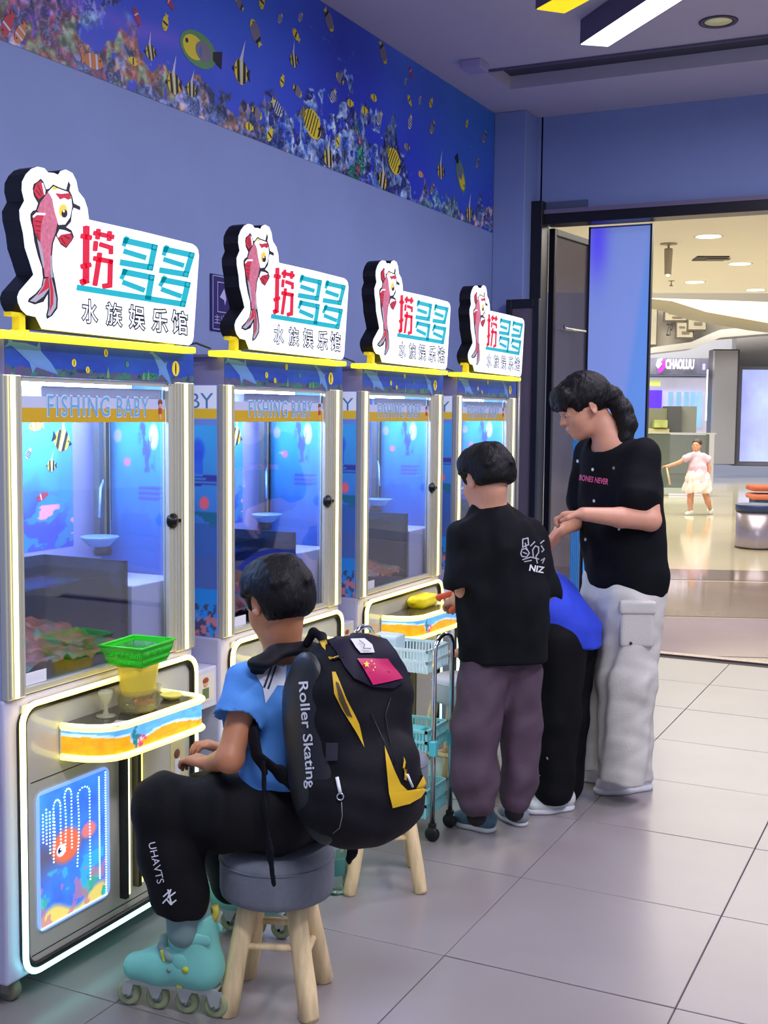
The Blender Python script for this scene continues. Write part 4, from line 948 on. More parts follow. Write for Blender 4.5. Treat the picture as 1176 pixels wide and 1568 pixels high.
s1 = stool('round grey upholstered stool with log legs, under the seated boy', [(.455, 2.262), (.640, 2.332), (.577, 2.515), (.392, 2.445)], .385, .138, .118, grey_cloth, legr=.0245)
s2 = stool('log legged stool standing behind the backpack', [(.384, 3.017), (.567, 3.128), (.456, 3.31), (.273, 3.20)], .40, .135, .11, grey_cloth, legr=.020)
q = W(703, 1100, 4.45)
s3 = stool('white round stool with splayed white legs, seen behind the trolley', [(q.x-.13, q.y-.1, 0), (q.x+.08, q.y-.12, 0), (q.x+.12, q.y+.12, 0), (q.x-.1, q.y+.12, 0)], .45, .10, .10, M('white_vinyl', (205, 210, 218), .5), legr=.018)

# ================================================================== trolley, bottle
tl = thing('wheeled_trolley', 'small white and teal plastic trolley with chrome hoop ends on casters', 'trolley', (.27, 3.61, 0))
tq = glass_mat('teal_clear', (.62, .93, .93), .12, .15); wtl = M('trolley_white', (214, 236, 236), .4, emit=.05)
for z, h_, m in ((.565, .075, wtl), (.30, .07, M('trolley_aqua', (150, 220, 222), .4)), (.075, .09, M('trolley_aqua'))):
    mb = MB(); mb.box(-.14, .13, -.085, .085, z, z+.006)
    for x in np.linspace(-.14, .13, 24): mb.box(x-.0028, x+.0028, -.088, -.084, z, z+h_); mb.box(x-.0028, x+.0028, .084, .088, z, z+h_)
    for y in np.linspace(-.085, .085, 14): mb.box(.127, .131, y-.0028, y+.0028, z, z+h_); mb.box(-.142, -.138, y-.0028, y+.0028, z, z+h_)
    for zz in (z+h_*.5, z+h_): mb.box(-.144, .134, -.09, -.083, zz-.006, zz+.003); mb.box(-.144, .134, .083, .09, zz-.006, zz+.003); mb.box(.126, .134, -.09, .09, zz-.006, zz+.003); mb.box(-.144, -.136, -.09, .09, zz-.006, zz+.003)
    mb.done('basket_tier', m, tl)
for sx in (-1, 1):
    mb = MB(); x = .152*sx
    pts = [(x, -.075, .05), (x, -.075, .64)]+[(x, -.075*math.cos(PI*i/8), .64+.045*math.sin(PI*i/8)) for i in range(1, 8)]+[(x, .075, .64), (x, .075, .05)]
    mb.tube(pts, .0085, 10); mb.done('hoop_handle', chrome, tl)
    for y in (-.075, .075): MB().box(x-.012, x+.012, y-.012, y+.012, .29, .34, bev=.003).done('clip', M('trolley_aqua_clip', (90, 205, 215), .4), tl)
    for y in (-.075, .075):
        c_ = MB(); c_.box(x-.012, x+.012, y-.010, y+.010, .045, .062, bev=.003); c_ = c_.done('caster', black_pl, tl)
        MB().lathe([(0, -.011), (.021, -.011), (.025, -.006), (.025, .006), (.021, .011), (0, .011)], 18, Matrix.Translation((x, y, .025)) @ Matrix.Rotation(PI/2, 4, 'X')).done('wheel', black_pl, c_)
o = MB().box(-.05, .05, -.04, .04, 0, .10, bev=.01).done('white_tub', M('tub_white', (205, 225, 230), .35)); o.location = (.22, 3.60, .571); tag(o, 'white plastic box in the top tier of the trolley', 'box')
o = MB().box(-.06, .05, -.05, .05, 0, .05, bev=.008).done('teal_tub', M('tub_teal', (70, 200, 205), .35)); o.location = (.30, 3.60, .306); tag(o, 'teal plastic box in the middle tier of the trolley', 'box')
p = onz(514, 1366, 0)
bt = thing('water_bottle', 'clear plastic water bottle on the floor between the two log stools', 'bottle', (p.x, p.y, 0))
MB().lathe([(0, 0), (.028, 0), (.031, .006)]+[(.031 if i % 2 else .029, .012+i*.012) for i in range(11)]+[(.031, .15), (.026, .172), (.013, .192), (.013, .205), (0, .205)], 24).done('shell', glass_mat('pet_plastic', (.80, .93, .92), .16, .08), bt)
MB().lathe([(0, .2055), (.0145, .2055), (.0145, .222), (0, .222)], 18).done('cap', M('cap_white', (225, 235, 235), .4), bt)
MB().lathe([(.0315, .06), (.0318, .061), (.0318, .11), (.0315, .112)], 24).done('bottle_label', M('label_green', (60, 120, 110), .4), bt)

# ================================================================== people
skinm = M('skin', (206, 148, 120), .5, noise=.04, nscale=40); skin2 = M('skin_warm', (196, 130, 92), .5, noise=.04, nscale=40)
def hair_mat(name, c):
    m = M(name, c, .55, stretch=(1, 1, .10), bump=.35, bscale=220, noise=.4, nscale=120); m.node_tree.nodes['Principled BSDF'].inputs['Specular IOR Level'].default_value = .25; return m
hairm = hair_mat('black_hair', (12, 10, 13))
def frame(f, up=(0, 0, 1)):
    f = Vector(f).normalized(); u = Vector(up); l = u.cross(f).normalized(); u = f.cross(l).normalized(); return f, l, u
def hand(S, w, p, n, side, s=1.0, curl=.5, thumb=True):
    """w wrist, p direction of the fingers, n palm normal, side = thumb side vector; five fingers of unequal length"""
    w, p, n = Vector(w), Vector(p).normalized(), Vector(n); n = (n-p*n.dot(p)).normalized(); sd = p.cross(n).normalized()
    if sd.dot(Vector(side)) < 0: sd = -sd
    c = w+p*.045*s
    S.box(c, (p, sd, n), (.040*s, .032*s, .013*s), .012*s, .012)
    for i, (o, L) in enumerate(((.025, .052), (.009, .060), (-.008, .055), (-.024, .042))):
        a = w+p*.080*s+sd*o*s; d = p+sd*o*4; d.normalize(); r = .0080*s*(1 if i < 3 else .88)
        b = a+(d*math.cos(curl*.6)+n*math.sin(curl*.6))*L*.48*s; e = b+(d*math.cos(curl*1.6)+n*math.sin(curl*1.6))*L*.34*s; g_ = e+(d*math.cos(curl*2.5)+n*math.sin(curl*2.5))*L*.24*s
        S.cone(a-d*.012*s, b, r*1.08, r, .004); S.cone(b, e, r, r*.92, .003); S.cone(e, g_, r*.92, r*.8, .003)
    if thumb:
        a = w+p*.028*s+sd*.026*s; b = a+(p*.75+sd*.6+n*.3).normalized()*.034*s; e = b+(p*.9+sd*.1+n*.35).normalized()*.026*s
        S.cone(a, b, .0115*s, .0095*s, .007); S.cone(b, e, .0095*s, .0078*s, .004)
def head(S, c, f, u, H, k=.012, female=False):
    f, l, u = frame(f, u); c = Vector(c); L = lambda a, b, d: c+(f*a+l*b+u*d)*H; A = (f, l, u)
    S.ell(L(-.05, 0, .13), A, (.40*H, .325*H, .36*H), .01); S.ell(L(.09, 0, -.13), A, (.29*H, .265*H, .34*H), .03)
    S.ell(L(.14, 0, -.33), A, (.20*H, .19*H, .13*H), .03); S.ell(L(.27, 0, -.40), A, (.075*H, .09*H, .065*H), .025)
    S.ell(L(.20, .15, -.14), A, (.13*H, .11*H, .13*H), .02); S.ell(L(.20, -.15, -.14), A, (.13*H, .11*H, .13*H), .02)
    S.cone(L(.355, 0, .03), L(.440, 0, -.115), .026*H, .044*H, .012); S.ell(L(.40, .045, -.13), A, (.03*H, .03*H, .025*H), .008); S.ell(L(.40, -.045, -.13), A, (.03*H, .03*H, .025*H), .008)
    S.ell(L(.34, 0, .085), A, (.05*H, .18*H, .04*H), .015)
    S.ell(L(.385, 0, -.235), A, (.042*H, .085*H, .022*H), .008); S.ell(L(.372, 0, -.285), A, (.040*H, .075*H, .024*H), .008)
    for s in (-1, 1):
        S.ell(L(.355, s*.135, .015), A, (.05*H, .07*H, .035*H), .008, sub=True)
        S.ell(L(.325, s*.13, .01), A, (.055*H, .065*H, .045*H), .004)
        ea = (f*.9+l*s*.45).normalized(); eb = (l*s*.9-f*.45).normalized()
        S.ell(L(-.05, s*.335, -.03), (ea, eb, u), (.075*H, .028*H, .125*H), .008)
        S.ell(L(-.035, s*.362, -.03), (ea, eb, u), (.040*H, .018*H, .080*H), .005, sub=True)
        S.ell(L(-.04, s*.335, -.125), (ea, eb, u), (.040*H, .026*H, .040*H), .006)
    return L, (f, l, u)
def face_parts(par, L, A, H, look=-.4, lid=True):
    f, l, u = A; rot = Matrix((f, l, u)).transposed().to_4x4(); off = Vector(par.location)
    for s in (-1, 1):
        c = L(.347, s*.128, .004)-off
        MB().ball(c, .046*H, 12, 0, (.75, 1, .62), rot).done('eyeball', M('eye_white', (222, 218, 214), .25), par)
        MB().ball(c+(f*.028+u*look*.022)*H, .021*H, 10, 0, (.45, 1, 1), rot).done('iris', M('iris_dark', (34, 22, 18), .2), par)
        pts = [c+(f*(.036-abs(t)*.024)+l*t*.050+u*(.020-abs(t)*.016+ (.004 if lid else .012)))*H for t in (-1, -.5, 0, .5, 1)]
        MB().tube(pts, [.002*H, .004*H, .005*H, .004*H, .002*H], 6).done('eyelashes', M('lash', (24, 18, 20), .6), par)
        c2 = L(.362, s*.14, .10)-off
        pts = [c2+(f*(-.03*t*t)+l*s*t*.075+u*(-.012*t*t+.006))*H for t in (-1, -.5, 0, .5, 1)]
        MB().tube(pts, [.003*H, .010*H, .012*H, .009*H, .002*H], 6).done('eyebrow', M('brow_hair', (40, 30, 30), .7), par)
    m = MB(); c = L(.392, 0, -.258)-off
    pts = [c+(l*t*.075+f*(-.03*t*t+.012)+u*(.004*t*t))*H for t in (-1, -.5, 0, .5, 1)]
    m.tube(pts, [.004*H, .010*H, .014*H, .010*H, .004*H], 6); m.done('lips', M('lips', (190, 112, 104), .45), par)
def boy_hair(par, c, f, u, H, tex=7, back=-.30, name='hair'):
    f, l, u = frame(f, u); c = Vector(c); L = lambda a, b, d: c+(f*a+l*b+u*d)*H; A = (f, l, u); S = SDF()
    S.ell(L(-.06, 0, .15), A, (.455*H, .385*H, .405*H), .01); S.ell(L(-.16, 0, -.02), A, (.36*H, .345*H, .33*H), .03); S.ell(L(.18, 0, .30), A, (.24*H, .30*H, .18*H), .03)
    S.ell(L(.46, 0, -.13), A, (.36*H, .50*H, .33*H), .012, sub=True)
    for s in (-1, 1): S.ell(L(-.0, s*.42, -.10), A, (.15*H, .17*H, .20*H), .012, sub=True); S.ell(L(.06, s*.42, -.26), A, (.22*H, .2*H, .22*H), .012, sub=True)
    S.box(L(-.1, 0, back-.30), A, (.8*H, .8*H, .30*H), .01, .02, sub=True)
    for i in range(26):   # locks
        a = i*2.4; r = .15+.2*((i*37) % 10)/10; p = L(-.05+r*math.cos(a), r*math.sin(a)*.85, .50-.3*r); q = L(-.05+(r+.20)*math.cos(a+.2), (r+.18)*math.sin(a+.2)*.85, .42-.95*r)
        S.cone(p, q, .040*H, .014*H, .02)
    return soft(name, S, .0045, hairm, par, wrinkle(.0010, .014, tex, (1, 1, .2)))
def shoe(par, heel, toe, s, mat, solem, name='shoe', sock=None):
    """heel and toe: points on the ground"""
    heel, toe = Vector(heel), Vector(toe); t = (toe-heel); L = t.length; t.normalize(); l = Vector((0, 0, 1)).cross(t); z = Vector((0, 0, 1)); r = .19*L
    S = SDF(); S.cone(heel+t*.17*L+z*.20*L, heel+t*.62*L+z*.15*L, r*1.0, r*.98, .02, ((0, 0, 1), .95)); S.cone(heel+t*.62*L+z*.15*L, heel+t*.84*L+z*.13*L, r*.95, r*.72, .02, ((0, 0, 1), .8))
    S.cone(heel+t*.20*L+z*.20*L, heel+t*.20*L+z*.40*L, r*.86, r*.78, .02); S.ell(heel+t*.20*L+z*.46*L, (t, l, z), (r*.62, r*.55, .09*L), .008, sub=True)
    S.box(heel+t*.5*L-z*.08*L, (t, l, z), (L, L, .10*L), .002, .003, sub=True)
    o = soft(name, S, .0045, mat, par)
    S = SDF(); S.cone(heel+t*.20*L+z*.035*L, heel+t*.62*L+z*.035*L, r*1.12, r*1.12, .01, ((0, 0, 1), .5)); S.cone(heel+t*.6*L+z*.035*L, heel+t*.85*L+z*.045*L, r*1.12, r*.85, .01, ((0, 0, 1), .5))
    S.box(heel+t*.5*L-z*.10*L, (t, l, z), (L, L, .10*L), .001, .002, sub=True); S.box(heel+t*.5*L+z*.21*L, (t, l, z), (L, L, .10*L), .001, .002, sub=True)
    so = soft('sole', S, .0045, solem, None, origin=(0, 0, 0)); so.parent = o
    V = so.data; V.transform(Matrix.Translation(-Vector(par.location)))
    mb = MB(); off = Vector(par.location)
    for q in (.46, .54, .62):
        pts = [heel-off+t*q*L+l*a*r*.45+z*(.335*L-(q-.46)*.55*L-abs(a)**2*.03*L) for a in (-1, -.5, 0, .5, 1)]; mb.tube(pts, .0035, 6)
    lc = mb.done('laces', M('laces_white', (215, 215, 222), .6), o); return o

def matte(name, *a, **k):
    m = M(name, *a, **k); m.node_tree.nodes['Principled BSDF'].inputs['Specular IOR Level'].default_value = .15; return m
# ------------------------------------------------------------------ the seated boy
ba = thing('person', 'seated boy in a light blue t-shirt with a big black backpack, wearing inline skates', 'person', (.52, 2.39, 0))
bf = Vector((-.90, .44, 0)).normalized(); bl = Vector((-.44, -.90, 0)).normalized(); Z = Vector((0, 0, 1))
hc = W(425, 921, 2.84); hf = Vector((-.90, .42, -.38)); hu = Vector((-.32, .16, .93)); HH = .205
neck = W(432, 1012, 2.86); pel = W(452, 1228, 2.85); chest = W(442, 1090, 2.85)
shL = W(382, 1052, 2.77); shR = W(482, 1046, 2.94)
elL = W(352, 1160, 2.70); wrL = W(322, 1170, 2.83); elR = W(440, 1150, 3.06); wrR = W(352, 1150, 3.02)
hipL = W(428, 1240, 2.80); knL = W(255, 1238, 2.79); anL = W(282, 1392, 2.765)
hipR = W(470, 1238, 2.93); knR = W(318, 1225, 3.10); anR = onz(388, 1432, 0)+Z*.14
S = SDF(); Lh, Ah = head(S, hc, hf, hu, HH)
S.chain([Lh(-.10, 0, -.18), neck, neck-Z*.03], [.044, .042, .05], .02)
S.chain([neck-Z*.045, chest, pel], [.06, .085, .088], .03, (bf, .72)); S.cone(neck-Z*.03, shL, .035, .036, .03); S.cone(neck-Z*.03, shR, .035, .036, .03)
for a, b_, c_ in ((shL, elL, wrL), (shR, elR, wrR)): S.chain([a, b_, c_], [.036, .030, .021], .012)
S.ell(elL+Vector((0, 0, -.004)), ((1, 0, 0), (0, 1, 0), (0, 0, 1)), (.032, .032, .032), .01)
hand(S, wrL, W(300, 1163, 2.86)-wrL, -Z, bf, .80, .7); hand(S, wrR, W(318, 1140, 3.0)-wrR, -Z, -bl, .8, .7)
for a, b_, c_ in ((hipL, knL, anL), (hipR, knR, anR)): S.chain([a, b_, c_], [.062, .045, .034], .02)
body = soft('body', S, .005, skin2, ba); face_parts(ba, Lh, Ah, HH)
boy_hair(ba, hc, hf, hu, HH, back=-.26)
shirt_b = M('tshirt_blue', (74, 138, 212), .8, noise=.05, nscale=20, bump=.15, bscale=300)
S = SDF(); sl_e = W(362, 1112, 2.715); S.cone(shL, sl_e, .052, .060, .02); S.cone(shR, shR.lerp(elR, .6), .052, .056, .02)
d_ = (sl_e-shL).normalized(); S.cone(sl_e+d_*.030, sl_e+d_*.12, .072, .08, .003, sub=True); d_ = (elR-shR).normalized(); S.cone(shR.lerp(elR, .6)+d_*.03, shR.lerp(elR, .6)+d_*.12, .07, .08, .003, sub=True)
S.chain([neck-Z*.055, chest, W(446, 1180, 2.83), pel+Z*.0], [.088, .116, .120, .124], .03, (bf, .74)); S.cone(neck-Z*.04, shL, .05, .052, .03); S.cone(neck-Z*.04, shR, .05, .052, .03)
S.ell(neck+Z*.005-bf*-.01, (bf, bl, Z), (.056, .060, .045), .01, sub=True)
S.box(pel-Z*.11, (bf, bl, Z), (.3, .3, .06), .01, .01, sub=True)
shirt = soft('tshirt', S, .005, shirt_b, ba, wrinkle(.0035, .09, 3))
trou = matte('track_trousers_black', (19, 19, 22), .7, bump=.15, bscale=200, noise=.12, nscale=12)
S = SDF(); S.cone(pel-bl*.05+Z*-.005, pel+bl*.05-Z*.005, .108, .108, .03, (Z, .8))
S.chain([hipL-Z*.006, W(340, 1243, 2.78), knL+bf*-.0, knL+Z*-.005], [.096, .085, .071, .072], .03); S.chain([knL, W(260, 1300, 2.775), W(278, 1370, 2.765), W(284, 1398, 2.765)], [.072, .070, .062, .052], .03)
S.chain([hipR, knR, W(362, 1345, 3.09), anR+Z*.08], [.09, .07, .062, .055], .03)
e0 = W(285, 1396, 2.765); S.box(e0-Z*.09, ((1, 0, 0), (0, 1, 0), (0, 0, 1)), (.085, .085, .09), .01, .006, sub=True)
S.box(Vector((.52, 2.39, .385-.1)), ((1, 0, 0), (0, 1, 0), (0, 0, 1)), (.13, .13, .092), .02, .008, sub=True)
trs = soft('trousers', S, .0055, trou, ba, wrinkle(.0040, .10, 5))
wp = M('white_print', (225, 228, 232), .6)
V, F = text_mesh('ZNHAVTS', 1, .01); mat_rows = W(233, 1343, 2.6)
def put_text(txt, a, b, h, d, space=1.0, offset=.0, flip=False):
    """text running from sight point a to b (px), glyph height h px"""
    V, F = text_mesh(txt, 1, offset, space); xs = [v[0] for v in V]; ys = [v[1] for v in V]; x0, x1, y0, y1 = min(xs), max(xs), min(ys), max(ys)
    A = Vector(a); B = Vector(b); D = B-A; N = Vector((D.y, -D.x)).normalized()
    out = []
    for v in V:
        p = A+D*((v[0]-x0)/(x1-x0))+N*h*((v[1]-y0)/(y1-y0)-.5); out.append(W(p.x, p.y, d))
    return out, F
decal('trouser_lettering', trs, [(put_text('UHAVTS', (233, 1290), (247, 1352), 11, 2.6), wp), (sum([[[W(*p, 2.6) for p in q] for q in stroke(s_, 2.2)] for s_ in ([(252, 1372), (262, 1362), (258, 1374), (268, 1366)], [(251, 1382), (256, 1376), (262, 1384), (269, 1378)], [(258, 1362), (263, 1384)])], []), wp)], ba, CAM)
for a_ in (anL, anR): S = SDF(); S.cone(a_-Z*.05, a_+Z*.05, .041, .043, .01); soft('sock', S, .005, M('sock_grey', (118, 146, 142), .9), ba)
# white yoke of the shirt with two dark lines
decal('tshirt_yoke', shirt, [([PX([(394, 1010), (440, 1008), (436, 1050), (424, 1050), (406, 1077), (402, 1052), (393, 1036)], 2.6)], M('yoke_white', (208, 214, 228), .8)), ([PX([(402, 1052), (417, 1012), (419, 1013), (405, 1053)], 2.6), PX([(408, 1054), (423, 1014), (425, 1015), (411, 1055)], 2.6)], M('ink_dark2', (30, 36, 60), .7))], ba, CAM, lift=.0015)
# backpack
bp = Vector((.90, -.44, 0)).normalized(); tilt_ = .10; bn = (bp*math.cos(tilt_)+Z*math.sin(tilt_)).normalized(); bu = (Z*math.cos(tilt_)-bp*math.sin(tilt_)).normalized(); bs = bl.copy()
bc = W(546, 1128, 2.66)
pk = thing('backpack', 'large black and yellow backpack with a red flag patch, worn by the seated boy', 'backpack', (bc.x, bc.y, 0))
packm = matte('pack_black', (22, 21, 27), .62, bump=.3, bscale=500, noise=.1, nscale=10); packg = M('pack_strip', (33, 36, 38), .42, bump=.12, bscale=300); yel = M('pack_yellow', (214, 172, 18), .55); flapm = matte('flap_navy', (28, 23, 42), .6)
S = SDF(); A = (bn, bs, bu)
S.box(bc-bu*.03, A, (.085, .128, .185), .06, .02); S.box(bc+bu*.13-bn*.012, A, (.075, .108, .09), .06, .06); S.ell(bc-bu*.13+bn*.02, A, (.105, .138, .105), .05)
S.ell(bc+bn*.055-bu*.075, A, (.06, .105, .115), .03); S.ell(bc+bn*.085-bu*.085-bs*.03, A, (.045, .07, .10), .015)
pack = soft('shell', S, .005, packm, pk, wrinkle(.003, .10, 9))
# padded side strip with lettering
S = SDF(); sp_ = [bc+bs*.108+bn*o-bu*(-z) for o, z in ((-.020, .155), (-.030, .10), (-.030, .03), (-.024, -.06), (-.008, -.125), (.010, -.165))]
S.chain(sp_, [.042, .062, .066, .066, .060, .044], .03, (bs, .40)); strip = soft('side_panel', S, .005, packg, pk)
decal('lettering', strip, [(put_text('Roller Skating', (463, 1044), (476, 1207), 19, 2.5, offset=.012), wp)], pk, CAM, lift=.002)
decal('top_flap', pack, [([PX([(498, 978), (510, 972), (560, 974), (590, 982), (604, 1000), (620, 1030), (615, 1046), (600, 1054), (568, 1052), (540, 1040), (527, 1022), (515, 1000)], 2.5)], flapm)], pk, CAM, lift=.007)
decal('piping_yellow', pack, [([PX([(490, 985), (494, 970), (515, 965), (560, 968), (588, 976), (604, 990), (590, 981), (560, 973), (512, 973), (499, 982), (500, 998), (495, 993)], 2.5), PX([(509, 1030), (514, 1030), (530, 1070), (548, 1108), (557, 1145), (543, 1120), (525, 1088), (512, 1062)], 2.5), PX([(588, 1142), (603, 1180), (612, 1200), (622, 1210), (634, 1208), (645, 1188), (655, 1150), (657, 1170), (652, 1205), (642, 1220), (625, 1230), (600, 1236), (594, 1215)], 2.5)], yel)], pk, CAM, lift=.005)
decal('slit_brown_zip', pack, [([PX([(514, 1045), (518, 1047), (532, 1082), (538, 1098), (530, 1094), (519, 1070)], 2.5)], M('zip_brown', (70, 52, 24), .6))], pk, CAM, lift=.0075)  # dark brown zip strip inside the yellow slit
decal('flag_patch', pack, [([PX([(543, 1012), (590, 1010), (612, 1041), (566, 1049)], 2.5)], M('flag_red', (186, 22, 88), .35)), ([[W(*p, 2.5) for p in star] for star in [[(554+5*math.sin(a_)*(1 if i % 2 == 0 else .45), 1022-5*math.cos(a_)*(1 if i % 2 == 0 else .45)) for i, a_ in enumerate([PI*k/5 for k in range(10)])]]+[[(x+1.6*math.sin(a_)*(1 if i % 2 == 0 else .45), y-1.6*math.cos(a_)*(1 if i % 2 == 0 else .45)) for i, a_ in enumerate([PI*k/5 for k in range(10)])] for x, y in ((562, 1017), (566, 1021), (567, 1026), (564, 1030))]], M('star_yellow', (240, 200, 60), .5))], pk, CAM, lift=.011)
decal('white_patch', pack, [([PX([(535, 985), (556, 984), (567, 992), (570, 1002), (548, 1004), (541, 996)], 2.5)], M('patch_white', (205, 205, 205), .6)), ([[W(*p, 2.5) for p in q] for q in stroke([(546, 990), (553, 995), (550, 1000), (562, 999)], 1.6)], M('patch_ink', (120, 116, 120), .6))], pk, CAM, lift=.012)
offp = Vector(pk.location)
def on(t, u, v, lift=.004):
    d = (W(u, v, 2.5)-CAM).normalized(); h, n, _, _ = bvh_of(t).ray_cast(CAM, d)
    if h is None: h, n, _, _ = bvh_of(t).find_nearest(W(u, v, 2.66))
    return h-d*lift
def cordon(name, t, pts, r, mat, par, lift=.004, fl=None):
    P_ = [on(t, u, v, lift)-Vector(par.location) for u, v in pts]; return MB().tube(P_, r, 8).done(name, mat, par)
def strapon(name, t, pts, wpx, mat, par, lift=.004):
    out = []
    for (a, b_), (c_, d_) in zip(pts, pts[1:]):
        L_ = math.hypot(c_-a, d_-b_); nx, ny = -(d_-b_)/L_*wpx/2, (c_-a)/L_*wpx/2; out.append(PX([(a+nx, b_+ny), (a-nx, b_-ny), (c_-nx, d_-ny), (c_+nx, d_+ny)], 2.5))
    return decal(name, t, [(out, mat)], par, CAM, lift=lift)
cordon('zip_pull', pack, [(516, 1190), (519, 1205), (521, 1214)], .004, wp, pk, .008)
rg = MB(); c_ = on(pack, 521, 1220, .006)-offp; rg.tube([c_+(Rv*math.cos(a)+Uv*math.sin(a))*.007 for a in [2*PI*i/12 for i in range(12)]], .0018, 6, closed=True); rg.done('zip_ring', chrome, pk)
cordon('zip_seam', pack, [(523, 1228), (524, 1250), (520, 1268), (510, 1276)], .0012, M('seam_grey', (110, 108, 100), .5), pk, .002)
cordon('zip_pull', pack, [(624, 1186), (628, 1196), (632, 1205)], .0028, wp, pk, .008)
cordon('seam', pack, [(568, 1092), (600, 1160), (600, 1220)], .0012, M('seam_dark', (16, 16, 20), .5), pk, .002); cordon('seam', pack, [(598, 1068), (590, 1095), (596, 1130), (605, 1170)], .0015, M('seam_dark'), pk, .002)
strapon('buckle_strap', pack, [(509, 1136), (509, 1164)], 17, M('buckle_dark', (40, 38, 52), .4), pk, .006)
# shoulder straps and webbing
S = SDF(); S.chain([W(500, 1000, 2.78), W(470, 992, 2.79), W(430, 996, 2.76), W(400, 1014, 2.71), W(392, 1035, 2.74)], [.022, .024, .024, .022, .016], .02, (Z, .45)); S.chain([W(388, 1105, 2.735), W(388, 1125, 2.70), W(393, 1155, 2.69), W(405, 1180, 2.69)], [.015, .015, .014, .014], .012, (bl, .35))
S.chain([W(500, 995, 2.90), W(478, 1000, 2.98), W(476, 1040, 3.02)], [.022, .022, .02], .02, (Z, .5)); soft('shoulder_strap', S, .005, packm, pk)
S = SDF(); S.chain([W(470, 985, 2.76), W(480, 968, 2.75), W(493, 975, 2.72), W(497, 988, 2.70)], [.010, .010, .010, .010], .008); soft('haul_loop', S, .004, packm, pk)
S = SDF(); S.chain([W(396, 1158, 2.68), W(430, 1185, 2.68), W(465, 1225, 2.68)], [.017, .017, .017], .01, (bl, .28)); soft('lower_strap', S, .004, packm, pk)
S = SDF(); S.chain([W(404, 1170, 2.66), W(405, 1240, 2.655), W(412, 1300, 2.65), W(419, 1352, 2.645)], [.010, .010, .0105, .0105], .01, (bl, .3)); soft('hanging_strap', S, .004, packm, pk)
S = SDF(); S.chain([W(546, 1272, 2.66), W(540, 1300, 2.66), W(534, 1317, 2.66)], [.011, .011, .011], .01, (bl, .3)); soft('hanging_strap', S, .004, packm, pk)

# ------------------------------------------------------------------ inline skates
sk_t = M('skate_turquoise', (122, 204, 188), .38, coat=.2, noise=.05, nscale=15); sk_g = M('skate_grey', (124, 156, 150), .55); sk_y = M('skate_yellow', (206, 206, 60), .4); wheelm = M('skate_wheel', (160, 170, 126), .45); silver = M('skate_frame', (200, 208, 205), .3, .6)
sk = thing('inline_skate', 'near turquoise inline skate on the boy\'s left foot, front of the log stool', 'skate', (0, 0, 0), 0, 'turquoise inline skates')
S = SDF(); X3 = ((1, 0, 0), (0, 1, 0), (0, 0, 1))
S.cone((-.075, 0, .118), (.03, 0, .108), .046, .044, .02, ((0, 1, 0), .86)); S.cone((.03, 0, .106), (.092, 0, .098), .044, .033, .02); S.cone((-.072, 0, .12), (-.060, 0, .225), .052, .050, .03, ((0, 1, 0), .84)); S.cone((-.02, 0, .13), (-.045, 0, .19), .042, .040, .03, ((0, 1, 0), .85))
S.box((0, 0, .035), X3, (.3, .2, .032), .001, .006, sub=True); S.ell((-.055, 0, .262), X3, (.046, .040, .045), .006, sub=True)
soft('boot', S, .004, sk_t, sk)
S = SDF(); S.cone((-.058, 0, .215), (-.052, 0, .258), .047, .048, .01, ((0, 1, 0), .86)); S.ell((-.052, 0, .315), X3, (.036, .030, .055), .004, sub=True); soft('liner', S, .004, sk_g, sk)
def band_(name, pts, w, th, mat): 
    S = SDF(); S.chain([Vector(p) for p in pts], [w]*len(pts), .008, ((0, 1, 0), th)); return soft(name, S, .0035, mat, sk)
for s in (1, -1):
    band_('cuff_band', [(-.10, .034*s, .20), (-.06, .042*s, .205), (-.015, .034*s, .205)], .014, .35, sk_t if s > 0 else sk_t); band_('ankle_plate', [(-.08, .041*s, .13), (-.04, .043*s, .145), (-.01, .036*s, .16)], .015, .3, sk_t)
    band_('instep_strap', [(-.012, .040*s, .150), (.012, .026*s, .168), (.02, .0, .176)], .012, .8, sk_g)
    b_ = MB(); b_.lathe([(0, 0), (.008, 0), (.008, .005), (0, .006)], 14, Matrix.Translation((-.055, .046*s, .13)) @ Matrix.Rotation(-s*PI/2, 4, 'X')); b_.done('ankle_bolt', sk_y, sk)
    b_ = MB(); b_.box(-.004, .004, -.003, .003, -.014, .014, bev=.002, mat=Matrix.Translation((.005, .040*s, .152)) @ Matrix.Rotation(.3, 4, 'Y')); b_.done('buckle', sk_y, sk)
    b_ = MB(); b_.lathe([(0, 0), (.006, 0), (.006, .004), (0, .005)], 12, Matrix.Translation((-.012, .043*s, .122)) @ Matrix.Rotation(-s*PI/2, 4, 'X')); b_.done('grey_bolt', sk_g, sk)
    b_ = MB(); b_.box(-.04, -.026, .0335*s-.002, .0335*s+.002, .076, .084, bev=.001); b_.done('yellow_tab', sk_y, sk)
    fm = MB(); prof = [(-.135, .070), (-.10, .073), (.10, .073), (.118, .066), (.124, .038), (.112, .026), (.101, .034), (.094, .060), (.056, .060), (.045, .036), (.037, .026), (.029, .036), (.018, .060), (-.019, .060), (-.029, .036), (-.037, .026), (-.045, .036), (-.056, .060), (-.094, .060), (-.103, .034), (-.112, .024), (-.124, .034), (-.128, .055)]
    fm.prism(prof, lambda a, b, c_: (a, (.0155+c_)*s, b), .003); fm.done('frame_rail', silver, sk)
fm = MB(); fm.box(-.12, .10, -.018, .018, .068, .076, bev=.002); fm.done('sole_plate', silver, sk)
lc = MB()
for i in range(4): lc.tube([(.022+.014*i, -.022, .150-.006*i), (.026+.014*i, 0, .156-.006*i), (.034+.014*i, .022, .148-.006*i)], .0022, 6); lc.tube([(.034+.014*i, -.022, .146-.006*i), (.026+.014*i, 0, .157-.006*i), (.022+.014*i, .022, .152-.006*i)], .0022, 6)
lc.done('laces', M('lace_lime', (176, 190, 80), .6), sk)
